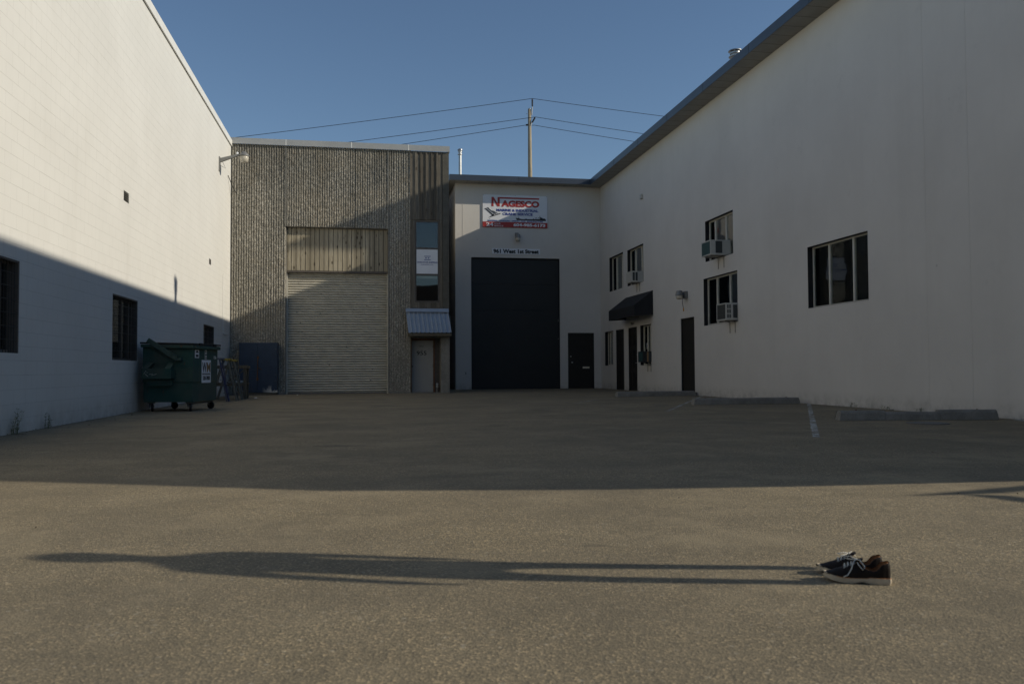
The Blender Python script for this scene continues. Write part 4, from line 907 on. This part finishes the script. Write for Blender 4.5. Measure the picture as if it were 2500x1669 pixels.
tag(m.build1("leaf_litter", [MA['deadleaf'], MA['iron']]), "thin scatter of dry leaves and grit along the wall feet", "leaf litter", kind="stuff")

# ------------------------------------------------------------------ shoes
def interp(tab, s):
    for (a, va), (b, vb) in zip(tab[:-1], tab[1:]):
        if s <= b:
            q = (s - a) / (b - a); q = q * q * (3 - 2 * q); return va + (vb - va) * q
    return tab[-1][1]
def shoe(loc, rot, flip, label):
    L = .252; t = thing("shoe", loc, label, "shoe", "pair of black lace up shoes", rot)
    wt = [(0, .022), (.03, .030), (.15, .036), (.38, .034), (.55, .041), (.70, .045), (.84, .038), (.94, .022), (1., .004)]
    ht = [(0, .084), (.10, .078), (.24, .048), (.36, .056), (.47, .080), (.60, .068), (.75, .050), (.9, .037), (1., .026)]
    spring = lambda s: .018 * max(0, (s - .6) / .4) ** 1.7
    z0 = lambda s: .017 + spring(s) + (.004 if s < .3 else 0)
    bend = lambda s: flip * (.010 * s * s - .004)
    N = 30; ss = [0.5 - .5 * cos(pi * i / N) for i in range(N + 1)]
    def ring(side): return [(s, side) for s in ss]
    loop = [(s, 1) for s in ss] + [(s, -1) for s in ss[-2:0:-1]]
    def B(s, sd, g=0.): w = max(interp(wt, s) + g, .001); x = L * s + (g if s > .97 else (-g if s < .03 else 0)); return Vector((x, sd * w + bend(s), 0))
    def thr(s): return 0.86 if s < .34 else max(0., .86 * (1 - (s - .34) / .14)) if s < .48 else 0.
    K = 7
    def surf(g, k0, zoff, mat, name, smax=1.1, parent=t):
        m = MB(); v = []; f = []
        for s, sd in loop:
            b = B(s, sd, g); kk = thr(s); top = Vector((b.x + (.012 if s < .02 else 0), (b.y - bend(s)) * kk + bend(s), 0)); h = interp(ht, s)
            if kk > 0 and s < .05: top = Vector((b.x + .004, (b.y - bend(s)) * .8 + bend(s), 0))
            for j in range(K + 1):
                q = j / K; e = q ** 1.6 if kk == 0 else q ** 2.2
                p = b.lerp(top, e); p.z = z0(s) + zoff + (h - z0(s) - zoff) * sin(q * pi / 2) ** (.75 if kk == 0 else 1.)
                v.append(p)
        n = len(loop)
        for i in range(n):
            if max(loop[i][0], loop[(i + 1) % n][0]) > smax: continue
            for j in range(K): f.append((i * (K + 1) + j, ((i + 1) % n) * (K + 1) + j, ((i + 1) % n) * (K + 1) + j + 1, i * (K + 1) + j + 1))
        m.add(v, f); o = m.build(name, mat, parent, True, local=True); return o
    up_ = surf(0, 0, 0, MA['leather'], "upper")
    surf(-.0035, 0, .002, MA['lining'], "lining", .50, up_)
    m = MB(); v = [B(s, sd, -.004) + Vector((0, 0, z0(s) + .004)) for s, sd in loop if s < .6]
    ins = MB(); pts_l = [B(s, 1, -.004) + Vector((0, 0, z0(s) + .006)) for s in ss if s < .62]; pts_r = [B(s, -1, -.004) + Vector((0, 0, z0(s) + .006)) for s in ss if s < .62]
    vv = []; ff = []
    for i, (a, b) in enumerate(zip(pts_l, pts_r)):
        vv += [a, b]
        if i: ff.append((2 * i - 2, 2 * i - 1, 2 * i + 1, 2 * i))
    ins.add(vv, ff); ins.build("insole", MA['lining'], up_, local=True)
    # sole with heel and toe spring
    m = MB(); v = []; f = []; n = len(loop)
    for zz in range(3):
        for s, sd in loop:
            b = B(s, sd, (.0045 if zz else .002) * (1 if s < .7 else max(0., 1 - (s - .7) / .2)) - (.002 if s > .9 else 0)); sp = spring(s); arch = .007 * math.exp(-((s - .42) / .08) ** 2)
            b.z = (sp + arch, sp + arch * .5 + .010, z0(s) + .003)[zz]; v.append(b)
    for k in range(2):
        for i in range(n): f.append((k * n + i, k * n + (i + 1) % n, (k + 1) * n + (i + 1) % n, (k + 1) * n + i))
    for off in (0, 2 * n):
        for i in range(1, N):
            a, b = off + i, off + (n - i) % n; a2, b2 = off + i + 1, off + (n - i - 1) % n
            f.append((a, b, b2, a2) if i + 1 != N else (a, b, off + N))
        f.append((off, off + 1, off + n - 1))
    m.add(v, f); m.build("sole", MA['sole'], t, 45, local=True)
    m = MB(); v = [];
    m.tube([B(s, 1, .003) + Vector((0, 0, z0(s) + .004)) for s in ss if s < .8], .0014, 5).tube([B(s, -1, .003) + Vector((0, 0, z0(s) + .004)) for s in ss if s < .8], .0014, 5); m.build("welt", MA['lining'], t, local=True)
    m = MB(); m.prism([(L * .43, -.02 + bend(.43), .082), (L * .43, .02 + bend(.43), .082), (L * .56, .018 + bend(.5), .074), (L * .56, -.018 + bend(.5), .074)], (-.012, 0, .010)); m.build("tongue", MA['leather'], t, local=True, bevel=.003)
    m = MB()
    for i in range(4):
        s = .50 + i * .05; h = interp(ht, s) + .003; y = .018 + .002 * i; by = bend(s)
        m.tube([(L * s, by - y, h - .012), (L * (s + .012), by, h + .001), (L * (s + .025), by + y, h - .012)], .0021, 6)
        m.tube([(L * s, by + y, h - .012), (L * (s + .012), by, h + .002), (L * (s + .025), by - y, h - .012)], .0021, 6)
    hk = interp(ht, .49) + .006; kx = L * .49; by = bend(.49)
    m.lathe([(.004, -.006), (.006, 0), (.004, .006)], (kx, by, hk), 8, (0, 1, 0))
    m.tube([(kx, by, hk), (kx - .012, by + flip * .022, hk + .004), (kx - .03, by + flip * .040, hk - .018), (kx - .022, by + flip * .045, hk - .03), (kx - .006, by + flip * .030, hk - .012), (kx, by, hk)], .0021, 6)
    m.tube([(kx, by, hk), (kx + .012, by + flip * .026, hk - .006), (kx + .02, by + flip * .040, hk - .03), (kx + .034, by + flip * .050, hk - .052), (kx + .05, by + flip * .054, hk - .06)], .0024, 6)
    m.tube([(kx, by, hk), (kx + .02, by - flip * .02, hk + .008), (kx + .05, by - flip * .03, hk + .004), (kx + .03, by - flip * .022, hk - .004), (kx, by, hk)], .0021, 6)
    m.build("lace", MA['lace'], t, True, local=True)
    return t
sh_ang = radians(152)
shoe((2.035, 2.985, .001), radians(151), 1, "black lace up shoe nearer the camera, white lace ends hanging over its side")
shoe((2.075, 3.10, .001), radians(155), -1, "black lace up shoe of the pair farther from the camera, half hidden")

# ------------------------------------------------------------------ unseen figure added in mid air, right of the frame, to cast the long shadow
def shadow_figure():
    sa = Vector((-cos(A_SUN), sin(A_SUN), 0)); pv = Vector((sin(A_SUN), cos(A_SUN), 0))
    s_ = 2.4; F = Vector((1.93, 3.12, 0)) - sa * s_ + Vector((0, 0, s_ * .4351)); q = .985 * .4351 / .4603
    t = thing("shadow_figure", F, "unseen barefoot figure in navy shirt and jeans, added in mid air to cast the shadow from the empty shoes", "shadow_figure")
    V = []; E = []; R_ = []
    def j(pe, z, r, r2=None, fwd=0., parent=None):
        V.append(pv * pe + sa * fwd + Vector((0, 0, z * q))); R_.append((r * 1., (r2 or r) * 1.)); i = len(V) - 1
        if parent is not None: E.append((parent, i))
        return i
    pel = j(-.043, .82, .13, .160); wa = j(-.035, 1.0, .11, .136, 0, pel); ch = j(-.012, 1.18, .12, .16, 0, wa); uc = j(.0, 1.29, .10, .135, 0, ch)
    nk = j(.012, 1.395, .047, .047, 0, uc); hb = j(.02, 1.47, .072, .078, .01, nk); hm = j(.018, 1.555, .088, .095, 0, hb); j(.014, 1.62, .075, .08, 0, hm)
    for sd, sh, el, wr, ha in ((-1, (-.16, 1.275), (-.232, 1.07), (-.272, .86), (-.286, .79)), (1, (.165, 1.28), (.165, 1.08), (.15, .87), (.15, .80))):
        a = j(*sh, .055, .055, 0, uc); b = j(*el, .043, .043, -.01, a); c = j(*wr, .028, .03, .02, b); d = j(*ha, .02, .036, .03, c)
        for k in range(4):
            fp = .03 + (k - 1.5) * .017; e = j(ha[0], ha[1] - .045, .0085, .0085, fp, d); e2 = j(ha[0] - sd * .006, ha[1] - .072 + abs(k - 1.3) * .006, .0075, .0075, fp, e); j(ha[0] - sd * .016, ha[1] - .092 + abs(k - 1.3) * .008, .0065, .0065, fp - .003, e2)
        e = j(ha[0] - sd * .012, ha[1] + .0, .0095, .0095, .068, d); j(ha[0] - sd * .016, ha[1] - .035, .008, .008, .078, e)
    for hp_, kn, an in (((-.135, .72), (-.142, .44), (-.108, .09)), ((.055, .72), (.088, .44), (.136, .09))):
        a = j(*hp_, .082, .082, 0, pel); a2 = j((hp_[0] * .5 + kn[0] * .5), .59, .062, .062, .012, a); b = j(*kn, .050, .052, .02, a2); c = j((kn[0] + an[0]) / 2, .27, .045, .047, -.005, b); d = j(*an, .034, .036, 0, c)
        e = j(an[0], .035, .034, .03, -.03, d); f = j(an[0], .03, .036, .022, .07, d); j(an[0], .022, .034, .015, .15, f)
    me = bpy.data.meshes.new("body"); me.from_pydata(V, E, []); o = bpy.data.objects.new("body", me); COL.objects.link(o)
    md = o.modifiers.new("skin", 'SKIN')
    for d_, r in zip(me.skin_vertices[0].data, R_): d_.radius = r
    me.skin_vertices[0].data[0].use_root = True
    ms = o.modifiers.new("sub", 'SUBSURF'); ms.levels = 2; ms.render_levels = 2
    bpy.context.view_layer.update(); nm = bpy.data.meshes.new_from_object(o.evaluated_get(bpy.context.evaluated_depsgraph_get())); nm.name = "body"
    bpy.data.objects.remove(o)
    for mm in ('skin', 'shirt', 'jeans'): nm.materials.append(MA[mm])
    for p in nm.polygons:
        z = p.center.z / q; pe = p.center.dot(pv); p.use_smooth = True
        p.material_index = 0 if (z > 1.385 or z < .10) else (2 if z < .86 and -.235 < pe < .14 + .1 * (z < .7) else 1)
        if z < .90 and (pe < -.25 or (pe > .135 and z > .7)): p.material_index = 0
    o = bpy.data.objects.new("body", nm); COL.objects.link(o); o.parent = t
    # hair, nose
    m = MB(); c = pv * .016 + Vector((0, 0, 1.575 * q)) - sa * .012; v = []; f = []; nu, nv = 20, 12
    for a in range(nv + 1):
        th = pi * a / nv
        for b in range(nu):
            ph = 2 * pi * b / nu; rr = 1 + .05 * sin(7 * ph + 3 * th) ; lx = sin(th) * cos(ph); ly = sin(th) * sin(ph); lz = cos(th)
            cut = -.035 if (lx > .35) else -.15
            v.append(c + pv * ly * .098 * rr + sa * (lx * .104 * rr - .008) + Vector((0, 0, max(lz * .112 * rr, (.045 if lx > .3 else -.10)) + .006 * sin(11 * ph) * sin(th))))
    for a in range(nv):
        for b in range(nu): f.append((a * nu + b, a * nu + (b + 1) % nu, (a + 1) * nu + (b + 1) % nu, (a + 1) * nu + b))
    m.add(v, f); m.build("hair", MA['hair'], t, True, local=True)
    m = MB(); m.lathe([(.016, 0), (.011, .02), (.003, .028)], pv * .018 + sa * .088 + Vector((0, 0, 1.505 * q)), 8, tuple(sa)); m.build("nose", MA['skin'], t, True, local=True)
    m = MB()
    for e in (-.032, .034): m.lathe([(.012, 0), (.009, .006), (.001, .008)], pv * (.018 + e) + sa * .082 + Vector((0, 0, 1.545 * q)), 8, tuple(sa))
    m.build("eye", MA['signblack'], t, True, local=True)
shadow_figure()
